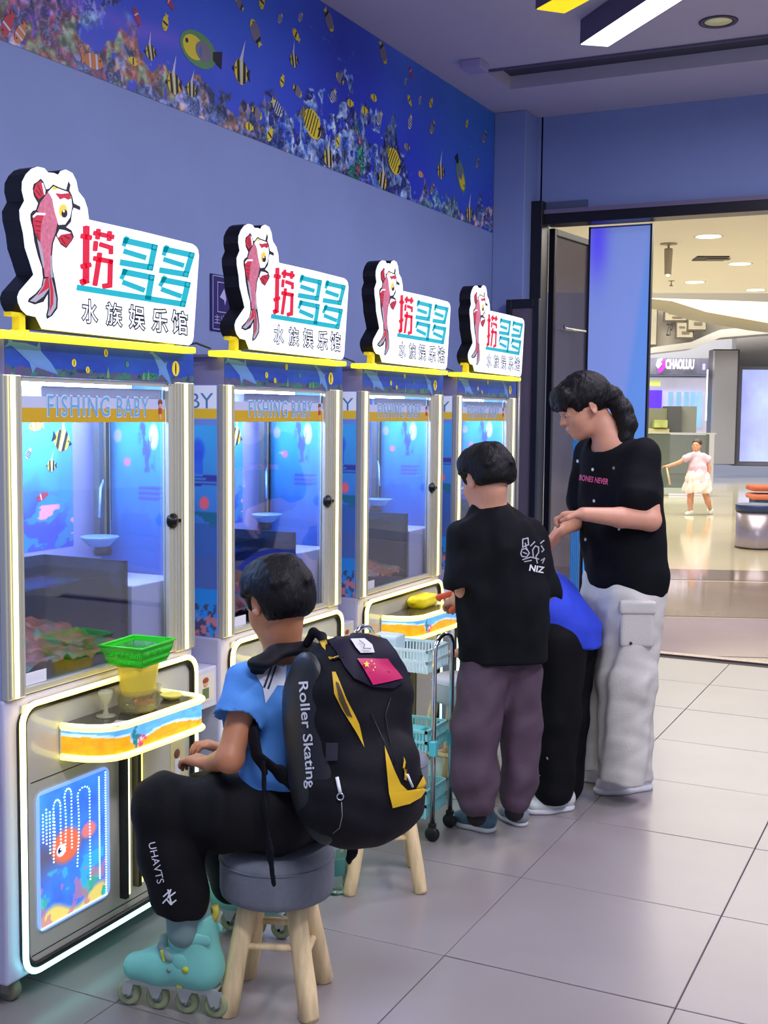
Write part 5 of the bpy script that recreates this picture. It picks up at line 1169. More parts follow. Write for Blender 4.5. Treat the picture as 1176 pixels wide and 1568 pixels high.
pl_ = MB(); pl_.tube([(-.098, .0, .225), (-.112, .0, .255), (-.108, 0, .27)], .009, 8); pl_.done('pull_tab', M('pull_yellow', (200, 186, 70), .5), sk)
tg_ = MB(); tg_.box(-.015, .008, -.028, .028, .222, .275, bev=.01, mat=None); tg_.done('tongue', sk_g, sk)
for i in range(4):
    x = -.112+.0747*i; wv = MB(); T_ = Matrix.Translation((x, 0, .030)) @ Matrix.Rotation(PI/2, 4, 'X')
    wv.lathe([(.014, -.008), (.022, -.0105), (.028, -.008), (.030, 0), (.028, .008), (.022, .0105), (.014, .008)], 26, T_); wv = wv.done('wheel', wheelm, sk)
    hb = MB(); hb.lathe([(0, -.0185), (.0045, -.0185), (.005, -.009), (.014, -.008), (.0145, .008), (.005, .009), (.0045, .0185), (0, .0185)], 16, T_); hb.done('hub', M('hub_grey', (150, 156, 148), .4, .4), wv)
wm = (onz(187, 1546)+onz(320, 1566))/2; d_ = onz(187, 1546)-onz(320, 1566)
sk.location = (wm.x+.0, wm.y+.03, 0); sk.rotation_euler = (0, 0, math.atan2(d_.y, d_.x))
sk2 = copy_tree(sk); q = onz(375, 1440); sk2.location = (q.x-.03, q.y+.04, 0); sk2.rotation_euler = (0, 0, PI+.15); sk2['label'] = 'far turquoise inline skate on the boy\'s right foot, behind the stool legs'

# ------------------------------------------------------------------ the standing boy
bb = thing('person', 'standing boy in a black printed t-shirt and purple trousers, seen from behind', 'person', (.53, 3.78, 0))
f2 = Vector((-.60, .80, 0)); l2 = Vector((-.80, -.60, 0)); D2 = 4.0
hc = W(744, 733, 4.0); hf = Vector((-.86, .50, -.30)); hu = Vector((-.24, .14, .95)); HH = .222
neck = W(752, 786, 4.0); shL = W(716, 822, 3.94); shR = W(812, 822, 4.08); chest = W(765, 880, 3.99); pel = W(768, 1005, 3.99)
elL = W(712, 902, 3.95); wrL = W(700, 918, 4.10); elR = W(835, 905, 4.12); wrR = W(800, 925, 4.26)
S = SDF(); Lh, Ah = head(S, hc, hf, hu, HH); S.chain([Lh(-.10, 0, -.20), neck, neck-Z*.04], [.050, .048, .06], .02); S.chain([neck-Z*.05, chest, pel], [.08, .10, .072], .03, (f2, .7))
S.cone(neck-Z*.04, shL, .035, .036, .03); S.cone(neck-Z*.04, shR, .035, .036, .03)
for a, b_, c_ in ((shL, elL, wrL), (shR, elR, wrR)): S.chain([a, b_, c_], [.038, .033, .024], .012)
hand(S, wrL, W(688, 924, 4.17)-wrL, -Z+f2*.2, f2, .82, .9); hand(S, wrR, W(775, 928, 4.3)-wrR, -Z, f2, .82, .9)
kL = W(728, 1120, 3.93); aL = W(730, 1232, 3.90); kR = W(793, 1120, 4.02); aR = W(788, 1225, 3.98); hL = W(742, 1020, 3.96); hR = W(796, 1020, 4.02)
for a, b_, c_ in ((hL, kL, aL), (hR, kR, aR)): S.chain([a, b_, c_, c_-Z*.04], [.055, .045, .032, .030], .02)
body = soft('body', S, .0055, skinm, bb); face_parts(bb, Lh, Ah, HH); boy_hair(bb, hc, hf, hu, HH, 17, back=-.15)
blk = matte('tshirt_black', (13, 14, 20), .82, noise=.1, nscale=14, bump=.12, bscale=300)
S = SDF(); e1 = W(708, 892, 3.93); e2 = W(830, 908, 4.09); S.cone(shL, e1, .056, .066, .03); S.cone(shR, e2, .056, .062, .03)
for a, b_ in ((shL, e1), (shR, e2)): d_ = (b_-a).normalized(); S.cone(b_+d_*.090, b_+d_*.2, .09, .09, .004, sub=True)
S.chain([neck-Z*.055, W(764, 850, 3.99), W(770, 930, 3.985), W(768, 1010, 3.985)], [.105, .146, .152, .150], .03, (f2, .72))
S.cone(neck-Z*.045, shL, .05, .056, .04); S.cone(neck-Z*.045, shR, .05, .056, .04)
S.ell(neck+Z*.0, (f2, l2, Z), (.055, .062, .035), .01, sub=True); S.box(W(768, 1008, 3.985)-Z*.105, (f2, l2, Z), (.3, .3, .10), .01, .008, sub=True)
shirt2 = soft('tshirt', S, .0055, blk, bb, wrinkle(.0045, .13, 12, (1, 1, .5)))
pur = M('trousers_purple', (76, 57, 72), .75, noise=.08, nscale=12, bump=.15, bscale=200)
S = SDF(); S.cone(W(748, 1000, 3.985), W(788, 1000, 4.01), .094, .094, .03, (f2, .85)); S.chain([W(742, 1030, 3.975), W(729, 1120, 3.94), W(728, 1190, 3.92), W(731, 1226, 3.90)], [.084, .078, .076, .060], .03); S.chain([W(794, 1030, 4.02), W(797, 1110, 4.02), W(795, 1190, 4.0), W(788, 1222, 3.99)], [.080, .071, .064, .053], .02)
for a in (W(731, 1237, 3.90), W(788, 1232, 3.99)): S.cone(a-Z*.092, a-Z*.25, .085, .085, .004, sub=True)
soft('trousers', S, .006, pur, bb, wrinkle(.0040, .10, 21, (1, 1, .15)))
for a_ in (aL, aR): S = SDF(); S.cone(a_+Z*.02, a_-Z*.04, .035, .033, .01); soft('sock', S, .005, M('sock_black', (24, 22, 26), .9), bb)
g1 = M('shoe_teal', (72, 104, 122), .5, noise=.25, nscale=40); g2m = M('shoe_grey', (136, 140, 150), .5, noise=.15, nscale=50); wsole = M('sole_white', (204, 206, 210), .45)
def gp(u, v): return onz(u, v, 0)
shoe(bb, gp(757, 1274), gp(692, 1258)+Vector((-.005, .0, 0)), 1, g1, wsole); shoe(bb, gp(803, 1266), gp(765, 1246), 1, g2m, wsole)
sq = []
for s_ in ([(800, 826), (808, 824), (809, 834), (800, 838), (800, 826)], [(797, 848), (799, 841), (806, 840), (810, 847), (806, 853), (799, 852), (797, 848)], [(801, 846), (806, 848)], [(812, 836), (818, 830)], [(816, 852), (815, 842), (819, 836), (824, 838), (824, 846), (820, 852)], [(800, 857), (812, 853), (824, 856)], [(803, 860), (813, 858)], [(822, 862), (820, 852)], [(827, 832), (832, 828)], [(828, 836), (832, 842), (829, 845)], [(828, 858), (833, 855), (830, 862)], [(804, 832), (806, 842)]):
    sq += [[W(*p, 3.7) for p in q] for q in stroke(s_, 1.7)]
decal('tshirt_print', shirt2, [(sq, M('print_pale', (168, 170, 180), .6)), (put_text('NIZ', (810, 869), (832, 873), 10, 3.7, offset=.03), wp)], bb, CAM, lift=.002)
tg = thing('orange_scoop', 'orange plastic scoop held in the standing boy\'s left hand', 'scoop', W(690, 915, 4.12))
S = SDF(); S.cone(W(672, 915, 4.16), W(698, 906, 4.12), .012, .010, .01); S.cone(W(692, 934, 4.14), W(701, 926, 4.10), .012, .012, .01); S.cone(W(698, 906, 4.12), W(701, 926, 4.10), .008, .008, .01); soft('scoop_body', S, .004, M('scoop_orange', (232, 88, 30), .4), tg)

# ------------------------------------------------------------------ the bending boy
bcp = thing('person', 'bending boy in a royal blue t-shirt and black trousers, mostly hidden behind the standing boy', 'person', (.66, 4.06, 0))
f3 = Vector((-.88, .47, 0)).normalized(); l3 = Vector((-.47, -.88, 0)).normalized()
pel = W(866, 975, 4.32); nk = W(798, 892, 4.52); hc = W(768, 868, 4.60); HH = .22
S = SDF(); Lh, Ah = head(S, hc, (f3-Z*1.1), (f3*.8+Z*.6), HH); S.chain([Lh(-.10, 0, -.2), nk], [.045, .048], .02); S.chain([nk, nk.lerp(pel, .5), pel], [.08, .10, .10], .03, (Z, .75))
s3L = nk+l3*.11-Z*.03; s3R = nk-l3*.11-Z*.03; e3 = W(742, 985, 4.42); w3 = W(705, 1000, 4.46); e3r = s3R+Vector((-.05, .02, -.18)); w3r = e3r+Vector((-.15, .0, -.02))
S.chain([s3L, e3, w3], [.034, .030, .022], .012); S.chain([s3R, e3r, w3r], [.034, .030, .022], .012); hand(S, w3, W(686, 1000, 4.5)-w3, -Z, l3, .8, .6); hand(S, w3r, Vector((-1, 0, 0)), -Z, -l3, .8, .6)
hL = W(850, 990, 4.28); hR = W(880, 985, 4.42); kL = W(845, 1100, 4.28); kR = W(872, 1100, 4.42); aL = W(842, 1205, 4.28); aR = W(862, 1195, 4.40)
for a, b_, c_ in ((hL, kL, aL), (hR, kR, aR)): S.chain([a, b_, c_], [.065, .046, .034], .02)
soft('body', S, .006, skinm, bcp); face_parts(bcp, Lh, Ah, HH); boy_hair(bcp, hc, (f3-Z*1.1), (f3*.8+Z*.6), HH, 27)
roy = M('tshirt_royal', (38, 66, 205), .8, noise=.05, nscale=20, bump=.1, bscale=300)
up3 = (pel-nk).normalized(); S = SDF(); S.chain([nk+up3*.04, nk.lerp(pel, .5)+Z*.02, pel+Z*.02, pel-Z*.02+up3*.01], [.10, .135, .125, .115], .04, (l3.cross(up3), .88)); S.cone(nk+up3*.05, s3L.lerp(e3, .5), .06, .06, .03); S.cone(nk+up3*.05, s3R.lerp(e3r, .5), .06, .06, .03)
S.box(pel-Z*.13, (f3, l3, Z), (.3, .3, .10), .01, .01, sub=True); soft('tshirt', S, .0055, roy, bcp, wrinkle(.003, .12, 31))
blt = matte('trousers_black', (12, 13, 17), .7, noise=.1, nscale=12)
S = SDF(); S.cone(W(855, 985, 4.28), W(872, 985, 4.40), .105, .105, .03, (f3, .85)); S.chain([W(856, 992, 4.27), W(852, 1100, 4.27), W(848, 1208, 4.27)], [.100, .083, .074], .03); S.chain([W(872, 992, 4.40), W(868, 1100, 4.40), W(864, 1200, 4.40)], [.095, .08, .07], .02)
S.cone(W(848, 1222, 4.27)-Z*.075, W(848, 1222, 4.27)-Z*.2, .09, .09, .004, sub=True)
tr3 = soft('trousers', S, .006, blt, bcp, wrinkle(.003, .12, 33))
decal('trouser_print', tr3, [(put_text('Zmy', (812, 1186), (828, 1188), 5, 4.0), wp)], bcp, CAM)
shoe(bcp, gp(877, 1236), gp(806, 1246), 1, M('shoe_white', (206, 212, 208), .5), wsole); shoe(bcp, W(885, 1195, 4.45)*1-Z*W(885, 1195, 4.45).z, W(825, 1205, 4.5)-Z*W(825, 1205, 4.5).z, 1, M('shoe_white'), wsole)

# ------------------------------------------------------------------ the woman
wo = thing('person', 'woman with a black ponytail in a black t-shirt and white wide trousers, looking down', 'person', (.85, 4.38, 0))
ff = Vector((-.82, -.57, 0)).normalized(); tf = (-R0*.78-Vector((Fv.x, Fv.y, 0)).normalized()*.62).normalized(); tl_ = Vector((0, 0, 1)).cross(tf).normalized()
hc = W(893, 622, 4.42); hf = Vector((ff.x, ff.y, -.48)); hu = Vector((ff.x*.43, ff.y*.43, .9)); HH = .228
neck = W(935, 682, 4.42); shL = W(985, 700, 4.33); shR = W(905, 698, 4.56); chest = W(950, 750, 4.43); pel = W(958, 895, 4.42)
elL = W(996, 797, 4.26); wrL = W(893, 787, 4.18); elR = W(905, 790, 4.62); wrR = W(858, 812, 4.34)
S = SDF(); Lh, Ah = head(S, hc, hf, hu, HH, female=True); S.chain([Lh(-.12, 0, -.18), W(925, 655, 4.43), neck], [.050, .047, .055], .02); S.chain([neck-Z*.05, chest, pel], [.09, .10, .085], .03, (tf, .7))
S.cone(neck-Z*.02, shL, .036, .042, .03); S.cone(neck-Z*.02, shR, .036, .042, .03)
S.chain([shL, elL, elL.lerp(wrL, .45), wrL], [.044, .038, .036, .024], .012); S.chain([shR, elR, wrR], [.044, .036, .025], .012)
hand(S, wrL, W(868, 788, 4.20)-wrL, -Z+R0*.0, -Vector((Fv.x, Fv.y, 0)), .92, .9); hand(S, wrR, W(838, 838, 4.30)-wrR, -R0-Z*.3, Vector((Fv.x, Fv.y, 0)), .98, .4)
hL = W(985, 905, 4.36); hR = W(930, 905, 4.50); kL = W(965, 1040, 4.35); kR = W(910, 1040, 4.52); aL = W(965, 1190, 4.36); aR = W(905, 1165, 4.55)
for a, b_, c_ in ((hL, kL, aL), (hR, kR, aR)): S.chain([a, b_, c_], [.065, .05, .036], .02)
soft('body', S, .0055, skinm, wo); face_parts(wo, Lh, Ah, HH, -.5)
f, l, u = Ah; S = SDF()
S.ell(Lh(-.07, 0, .16), Ah, (.455*HH, .375*HH, .40*HH), .01); S.ell(Lh(-.24, 0, .06), Ah, (.26*HH, .32*HH, .27*HH), .03); S.ell(Lh(.26, 0, .27), Ah, (.17*HH, .30*HH, .16*HH), .03)
S.ell(Lh(.50, 0, -.14), Ah, (.32*HH, .52*HH, .41*HH), .012, sub=True)
for s in (-1, 1): S.ell(Lh(.05, s*.42, -.16), Ah, (.22*HH, .18*HH, .21*HH), .012, sub=True); S.cone(Lh(.32, s*.20, .24), Lh(.36, s*.24, .05), .028*HH, .012*HH, .01); S.cone(Lh(.16, s*.31, .12), Lh(.20, s*.315, -.06), .030*HH, .014*HH, .01)
S.box(Lh(-.1, 0, -.56), Ah, (.8*HH, .8*HH, .38*HH), .01, .02, sub=True)
for s in (-.22, -.13, -.04, .04, .13, .22): S.cone(Lh(.30, s, .34), Lh(.40, s*1.1, .16), .045*HH, .022*HH, .03); S.cone(Lh(.40, s*1.1, .17), Lh(.41, s*1.15, .10), .022*HH, .008*HH, .01)
S.chain([Lh(-.40, 0, .05), W(938, 606, 4.41), W(953, 628, 4.40), W(961, 650, 4.385), W(957, 672, 4.375), W(944, 690, 4.37)], [.024, .032, .036, .033, .024, .008], .02)
soft('hair', S, .0045, hairm, wo, wrinkle(.0016, .02, 8, (1, 1, .3)))
MB().tube([W(932+3*math.cos(a), 612+8*math.sin(a), 4.40+.03*math.cos(a))-Vector(wo.location) for a in [2*PI*i/14 for i in range(14)]], .006, 6, closed=True).done('hair_tie', M('hair_tie_pale', (205, 215, 205), .5), wo)
S = SDF(); e1 = W(980, 758, 4.29); e2 = W(893, 765, 4.60); S.cone(shL, e1, .062, .092, .03, (tl_, .8)); S.cone(shR, e2, .060, .070, .03)
S.box(W(975, 790, 4.26)-Z*.092, (tf, tl_, (Z+tf*.12).normalized()), (.18, .16, .09), .01, .008, sub=True)
S.chain([neck-Z*.06, W(948, 745, 4.43), W(953, 820, 4.43), W(960, 880, 4.43)], [.115, .160, .166, .172], .03, (tf, .74))
S.cone(neck-Z*.035, shL, .05, .058, .04); S.cone(neck-Z*.035, shR, .05, .058, .04)
S.ell(neck+Z*.01+tf*.02, (tf, tl_, Z), (.075, .072, .05), .01, sub=True)
hb_ = W(956, 905, 4.43); S.box(hb_-Z*.145-tf*.0, ((tf+Z*.32).normalized(), tl_, (Z-tf*.32).normalized()), (.4, .4, .12), .01, .008, sub=True)
sh3 = soft('tshirt', S, .0055, blk, wo, wrinkle(.0030, .14, 41, (1, 1, .5)))
decal('tshirt_lettering', sh3, [(put_text('BONES NEVER', (888, 731), (932, 738), 9, 4.1, offset=.02), M('print_pink', (226, 90, 140), .5))], wo, CAM, lift=.002)
for x, y in ((885, 706), (908, 719), (910, 767), (897, 826), (948, 810), (940, 717)): decal('stud', sh3, [([[W(*p, 4.1) for p in disc(x, y, 2, 2.6, 8)]], M('stud_silver', (220, 222, 226), .3) if x != 940 else M('stud_ring', (120, 122, 132), .4))], wo, CAM, lift=.002)
wtr = M('trousers_white', (202, 199, 190), .78, noise=.04, nscale=10, bump=.15, bscale=150)
S = SDF(); S.cone(W(938, 890, 4.47), W(972, 890, 4.41), .118, .118, .03, (tf, .85)); S.chain([W(966, 925, 4.39), W(960, 1040, 4.37), W(955, 1195, 4.36)], [.122, .106, .096], .04, (tf, .95)); S.chain([W(928, 925, 4.48), W(912, 1040, 4.53), W(904, 1176, 4.56)], [.104, .092, .080], .025, (tf, .95))
for q_ in (W(957, 1207, 4.36), W(905, 1187, 4.56)): S.box(q_-Z*.045, (tf, tl_, Z), (.14, .12, .08), .01, .004, sub=True)
wt = soft('trousers', S, .006, wtr, wo, wrinkle(.0045, .10, 44, (1, 1, .10)))
S = SDF(); pc = on(wt, 975, 955, -.012); S.box(pc, (-Vector((Fv.x, Fv.y, 0)).normalized(), R0, Z), (.016, .062, .085), .012, .01); pk_ = soft('cargo_pocket', S, .005, wtr, wo)
S = SDF(); S.box(pc+Z*.06-Vector((Fv.x, Fv.y, 0)).normalized()*.006, (-Vector((Fv.x, Fv.y, 0)).normalized(), R0, Z), (.015, .066, .024), .008, .01); soft('pocket_flap', S, .005, wtr, wo)
b_ = MB(); b_.ball(on(pk_, 966, 985, .001)-Vector(wo.location), .006, 8); b_.done('snap_button', M('snap_dark', (70, 66, 66), .3, .7), wo)
shoe(wo, gp(995, 1204), gp(912, 1216), 1, M('shoe_white_lilac', (216, 208, 218), .5), wsole); q1 = W(945, 1180, 4.62); q2 = W(880, 1186, 4.64); shoe(wo, (q1.x, q1.y, 0), (q2.x, q2.y, 0), 1, M('shoe_white_lilac'), wsole)

# ------------------------------------------------------------------ the little girl in the mall
g0 = onz(1064, 788, 0); gd_ = (g0-CAM).dot(Fv); gi = thing('person', 'little girl in a pink and white dress holding a pale stick, out in the mall', 'person', (g0.x, g0.y, 0)); G = lambda u, v, dd=0: W(u, v, gd_+dd)
gf = Vector((-R0.x*.5-Fv.x*.8, -R0.y*.5-Fv.y*.8, 0)).normalized(); gl = Z.cross(gf)
S = SDF(); Lh, Ah = head(S, G(1067, 682), gf, Z, .19); S.chain([Lh(-.1, 0, -.2), G(1067, 694)], [.035, .04], .02); S.chain([G(1067, 698), G(1068, 720), G(1068, 745)], [.07, .085, .09], .03, (gf, .75))
S.chain([G(1054, 699), G(1040, 708), G(1022, 714)], [.035, .028, .022], .01); S.chain([G(1081, 699), G(1086, 716), G(1085, 732)], [.035, .028, .022], .01); hand(S, G(1022, 714), -R0, -Z, Fv, .7, 1.0); hand(S, G(1085, 732), -Z, gf, gf, .7, .4)
S.chain([G(1058, 748), G(1057, 768), G(1057, 784)], [.055, .042, .03], .02); S.chain([G(1078, 748), G(1084, 768), G(1087, 778, .2)], [.055, .042, .03], .02)
soft('body', S, .008, skinm, gi); face_parts(gi, Lh, Ah, .19); 
S = SDF(); S.ell(Lh(-.08, 0, .16), Ah, (.44*.19, .37*.19, .38*.19), .01); S.ell(Lh(.46, 0, -.10), Ah, (.3*.19, .5*.19, .38*.19), .01, sub=True); S.ell(Lh(-.45, 0, .15), Ah, (.12*.19,)*3, .01); soft('hair', S, .008, M('brown_hair', (60, 42, 36), .5), gi)
S = SDF(); S.chain([G(1067, 700), G(1068, 718), G(1068, 738)], [.095, .125, .18], .04, (gf, .8)); S.cone(G(1060, 698), G(1050, 702), .05, .055, .02); S.cone(G(1076, 698), G(1084, 704), .05, .055, .02); S.box(G(1068, 738)-Z*.11, (gf, gl, Z), (.4, .4, .10), .01, .01, sub=True); soft('dress_top', S, .01, M('dress_pink', (214, 180, 196), .7), gi, wrinkle(.005, .12, 3))
S = SDF(); S.chain([G(1068, 735), G(1068, 750)], [.18, .21], .03, (gf, .8)); S.box(G(1068, 754)-Z*.12, (gf, gl, Z), (.4, .4, .12), .01, .01, sub=True); soft('skirt', S, .01, M('skirt_white', (226, 214, 208), .7), gi, wrinkle(.012, .10, 4, (1, 1, .1)))
shoe(gi, (G(1062, 786).x, G(1062, 786).y, 0), (G(1050, 788).x+gf.x*.05, G(1050, 788).y+gf.y*.05, 0), 1, M('shoe_white'), wsole); k_ = G(1090, 780, .25); shoe(gi, (k_.x, k_.y, 0), (k_.x+gf.x*.16, k_.y+gf.y*.16, 0), 1, M('shoe_white'), wsole)
stk = MB().tube([G(1020, 712)-Z*0, G(1026, 742)], [.014, .016], 10).done('pale_stick', M('stick_pale', (214, 190, 160), .5)); tag(stk, 'pale stick held in the little girl\'s hand', 'stick')

# ================================================================== the mall beyond
MR = Vector((.93, .3676, 0)); MF = Vector((-.3676, .93, 0)); MRZ = math.atan2(MR.y, MR.x)
MO = Vector((1.1, 7.1, 0))
def ml(p): d = Vector(p)-MO; return d.dot(MR), d.dot(MF), p[2]
mallf = M('polished_beige', (196, 186, 156), .10, noise=.05, nscale=.6)
mf = struct(MB().box(-26, 14, -3.5, 46, -.05, -.006).done('floor_1' if False else 'floor_mall', mallf)); mf.name = 'floor.001'; mf.location = MO; mf.rotation_euler = (0, 0, MRZ)
# clip the near side of the mall floor behind the threshold: it lies under the shop floor there
def mslab(name, f0, f1, mat, parent=mf, z=.0):
    MB().box(-8, 8, f0, f1, -.02, z-.003, bev=0).done(name, mat, parent)
for n_, (va, vb, m) in enumerate([((1100, 946), (1100, 1004), M('purple_lit_stone', (168, 146, 166), .10, noise=.05, nscale=2)), ((1100, 890), (1100, 944), M('brown_stone', (150, 130, 118), .08, noise=.1, nscale=2)), ((1100, 872), (1100, 888), M('dark_brown_stone', (118, 100, 92), .08, noise=.1, nscale=3))]):  # nearest band is coloured lilac for the purple light falling on it
    a = ml(onz(*va)); b = ml(onz(*vb)); mslab('stone_band', min(a[1], b[1]), max(a[1], b[1]), m)
mc_m = M('mall_ceiling_paint', (238, 234, 226), .7)
mallc = struct(MB().box(-12, 8, -.0, 13.2, 3.45, 3.55).done('ceiling.001', mc_m)); mallc.location = MO; mallc.rotation_euler = (0, 0, MRZ)
def mthing(name, label, cat, p, group=None): return thing(name, label, cat, p, MRZ, group)
dl = M('warm_downlight', (255, 250, 225), .5, emit=5, ecol=(255, 245, 215))
first = None
for (u, v, lb) in ((1085, 362, 'largest oval downlight in the mall ceiling, nearest the doorway'), (1133, 404, 'mall downlight right of the square ceiling vent'), (1064, 432, 'mall downlight left of the three small ones'), (1157, 444, 'mall downlight nearest the right edge'), (1240, 392, 'mall downlight just outside the right edge')):
    p = onz(u, v, 3.45)
    if first is None:
        t = mthing('mall_downlight', lb, 'ceiling light', (p.x, p.y, 3.446), 'mall ceiling downlights'); first = t
        MB().lathe([(0, 0), (.14, 0), (.14, .004), (0, .004)], 24).done('lens', dl, t); MB().lathe([(.14, .002), (.165, 0), (.165, .004)], 24).done('ring', white_pl, t)
    else: t = copy_tree(first); t.location = (p.x, p.y, 3.446); t['label'] = lb
p = onz(1088, 395, 3.45); t = mthing('ceiling_vent', 'small dark vent in the mall ceiling', 'vent', (p.x, p.y, 3.446)); MB().box(-.2, .2, -.2, .2, -.01, .003).done('grille', M('vent_dark', (60, 50, 48), .6), t); MB().box(-.06, .24, -.06, .06, -.02, -.01).done('flap', M('vent_light', (120, 110, 100), .6), t)
p = onz(1024, 373, 3.45); t = mthing('spotlight', 'grey cylinder spotlight hanging from the mall ceiling', 'spotlight', (p.x, p.y, 3.45)); MB().lathe([(.0, -.36), (.04, -.36), (.05, -.10), (.05, -.06), (.012, -.05), (.012, 0), (.10, 0), (.10, -.012), (.013, -.015)], 20).done('barrel', M('spot_grey', (170, 160, 140), .4), t); MB().ball((0, 0, -.36), .022, 8).done('bulb', dl, t)
p = onz(1028, 430, 3.45); t = mthing('sprinkler_head', 'tiny sprinkler head in the mall ceiling', 'sprinkler', (p.x, p.y, 3.45)); MB().lathe([(0, -.08), (.03, -.08), (.01, -.05), (.01, -.01), (.05, -.005), (.05, 0), (0, 0)], 12).done('stem', M('spot_grey'), t)
def mbox(mb, u0, v0, u1, v1, d, th, mi=0, bev=0):
    """box with its front face spanning the sight lines measured at two corners, at forward distance d, built square to the mall axes"""
    a = W(u0, v0, d); b = W(u1, v1, d); A = ml(a); B = ml(b); f = (A[1]+B[1])/2
    mb.box(A[0], B[0], f, f+th, min(A[2], B[2]), max(A[2], B[2]), mi=mi, bev=bev); return mb
def mdone(mb, name, mat, label=None, cat=None, group=None, parent=None):
    o = mb.done(name, mat, parent)
    if parent is None: o.location = MO; o.rotation_euler = (0, 0, MRZ)
    if label: tag(o, label, cat, group)
    return o
# far atrium: upper wall with posters, white bulkheads
wb = M('atrium_wall', (190, 178, 152), .7, noise=.03, nscale=.5); whb = M('bulkhead_white', (206, 202, 190), .6)
o = struct(mdone(mbox(MB(), 900, 430, 1330, 560, 33, .4), 'wall_mall_upper', wb)); o.name = 'wall_far'
mb = MB()
def curved(pts_top, pts_bot, d, th, mb):
    A = [ml(W(u, v, d)) for u, v in pts_top]; B = [ml(W(u, v, d)) for u, v in pts_bot]; f = A[0][1]
    mb.prism([(a[0], a[2]) for a in A]+[(b[0], b[2]) for b in B[::-1]], lambda x, z, c_: (x, f+c_, z), th)
curved([(985, 456), (1176, 464), (1330, 470)], [(1028, 461), (1080, 478), (1176, 496), (1330, 515)], 24, 2.0, mb); struct(mdone(mb, 'trim_2', M('bulkhead_beige', (198, 186, 150), .6)))
mb = MB(); curved([(900, 545), (1060, 524), (1100, 506), (1176, 500), (1330, 498)], [(900, 552), (1060, 534), (1100, 518), (1176, 512), (1330, 508)], 27, 1.0, mb); struct(mdone(mb, 'trim_3', whb))
mb = MB(); curved([(900, 552), (1060, 534), (1100, 518), (1176, 512), (1330, 508)], [(900, 556), (1090, 560), (1100, 560), (1176, 556), (1330, 552)], 30, .5, mb); struct(mdone(mb, 'trim_4', M('fascia_grey', (178, 178, 182), .5)))
for pi_, (u0, v0, u1, v1, lb) in enumerate(((960, 470, 1006, 530, 'far poster panel at the left of the upper mall wall'), (1017, 474, 1054, 493, 'upper middle framed poster on the far mall wall'), (1035, 493, 1062, 519, 'lower middle framed poster on the far mall wall'), (1053, 476, 1082, 507, 'right framed poster on the far mall wall'))):
    dz_ = .2*pi_
    t = thing('framed_poster', lb, 'poster', MO, MRZ, 'framed posters on the far upper wall')
    mbox(MB(), u0, v0, u1, v1, 32.6-dz_, .1).done('poster_frame', M('poster_brown', (116, 100, 78), .6), t)
    mbox(MB(), u0+2.2, v0+1.5, u1-1.5, v1-2.5, 32.55-dz_, .05).done('poster_sheet', M('poster_cream', (206, 194, 156), .6, noise=.15, nscale=2), t)
    mb = MB(); mbox(mb, u0+(u1-u0)*.35, v0+(v1-v0)*.55, u0+(u1-u0)*.75, v0+(v1-v0)*.7, 32.5-dz_, .03); mbox(mb, u0+(u1-u0)*.2, v0+(v1-v0)*.25, u0+(u1-u0)*.5, v0+(v1-v0)*.35, 32.5-dz_, .03); mb.done('poster_print', M('poster_ink', (140, 120, 96), .6), t)
mb = MB(); c0 = ml(W(1025, 505, 32.5)); text_into(mb, 'ZP', lambda a, b: (c0[0]+a, c0[1], c0[2]+b), w=.17, h=.33); mdone(mb, 'wall_lettering', M('ink_dark', (50, 44, 40), .6), 'two dark letters between the far posters', 'lettering')
# shop front
sf = thing('shop_front', 'far lit shop with a white and purple sign over a bright window', 'shop front', MO, MRZ)
mbox(MB(), 900, 547, 1092, 574, 29, .5).done('fascia', M('fascia_slats', (128, 130, 142), .5, noise=.12, nscale=14, stretch=(1, 1, .02)), sf)
mbox(MB(), 900, 574, 1090, 578, 28.9, .2).done('fascia_edge', M('fascia_dark', (78, 74, 84), .5), sf)
mb = MB(); c0 = ml(W(1041, 557.5, 28.8)); text_into(mb, 'CHAOLUU', lambda a, b: (c0[0]+a, c0[1]-b*0, c0[2]+b), w=.68, h=.24, offset=.035)
mb.done('sign_letters', M('letter_glow', (255, 250, 255), .5, emit=2.2, ecol=(255, 240, 255)), sf)
mb = MB(); c0 = ml(W(1011, 558, 28.8)); mb.flat([(c0[0]-.10, -.02), (c0[0]-.06, .13), (c0[0]+.06, .15), (c0[0]-.0, .06), (c0[0]+.05, .02), (c0[0]-.05, -.10)], lambda a, b: (a, c0[1], c0[2]+b), 0)
mb.flat([(c0[0]+.02, .04), (c0[0]+.11, .14), (c0[0]+.13, -.05), (c0[0]+.03, -.19), (c0[0]-.07, -.19), (c0[0]-.03, -.10), (c0[0]+.06, -.05)], lambda a, b: (a, c0[1], c0[2]+b), 1)
mb.done('sign_emblem', [M('letter_glow'), M('emblem_purple', (170, 40, 215), .5, emit=1.6)], sf)
mbox(MB(), 900, 578, 1084, 725.5, 29.4, .1).done('shop_interior', M('shop_glow', (206, 200, 216), .5, emit=.55, noise=.1, nscale=3, stretch=(1, 1, .1)), sf)
mbox(MB(), 960, 597, 1013, 626, 29.2, .1).done('purple_screen', M('purple_glow', (92, 50, 235), .5, emit=1.0, noise=.35, nscale=4, stretch=(1, 1, .01)), sf)
mbox(MB(), 975, 583, 1011, 591, 29.1, .1).done('yellow_sign', M('yellowgreen_glow', (206, 222, 110), .5, emit=.8), sf)
for u in (1024, 1036, 1048, 1058, 1068): mbox(MB(), u, 600, u+6, 655, 29.1, .08).done('curtain', M('curtain_glow', (150, 200, 235), .5, emit=.5), sf)
mbox(MB(), 1083, 566, 1088, 644, 28.7, .1).done('light_column', M('light_column_glow', (250, 245, 255), .5, emit=2), sf)
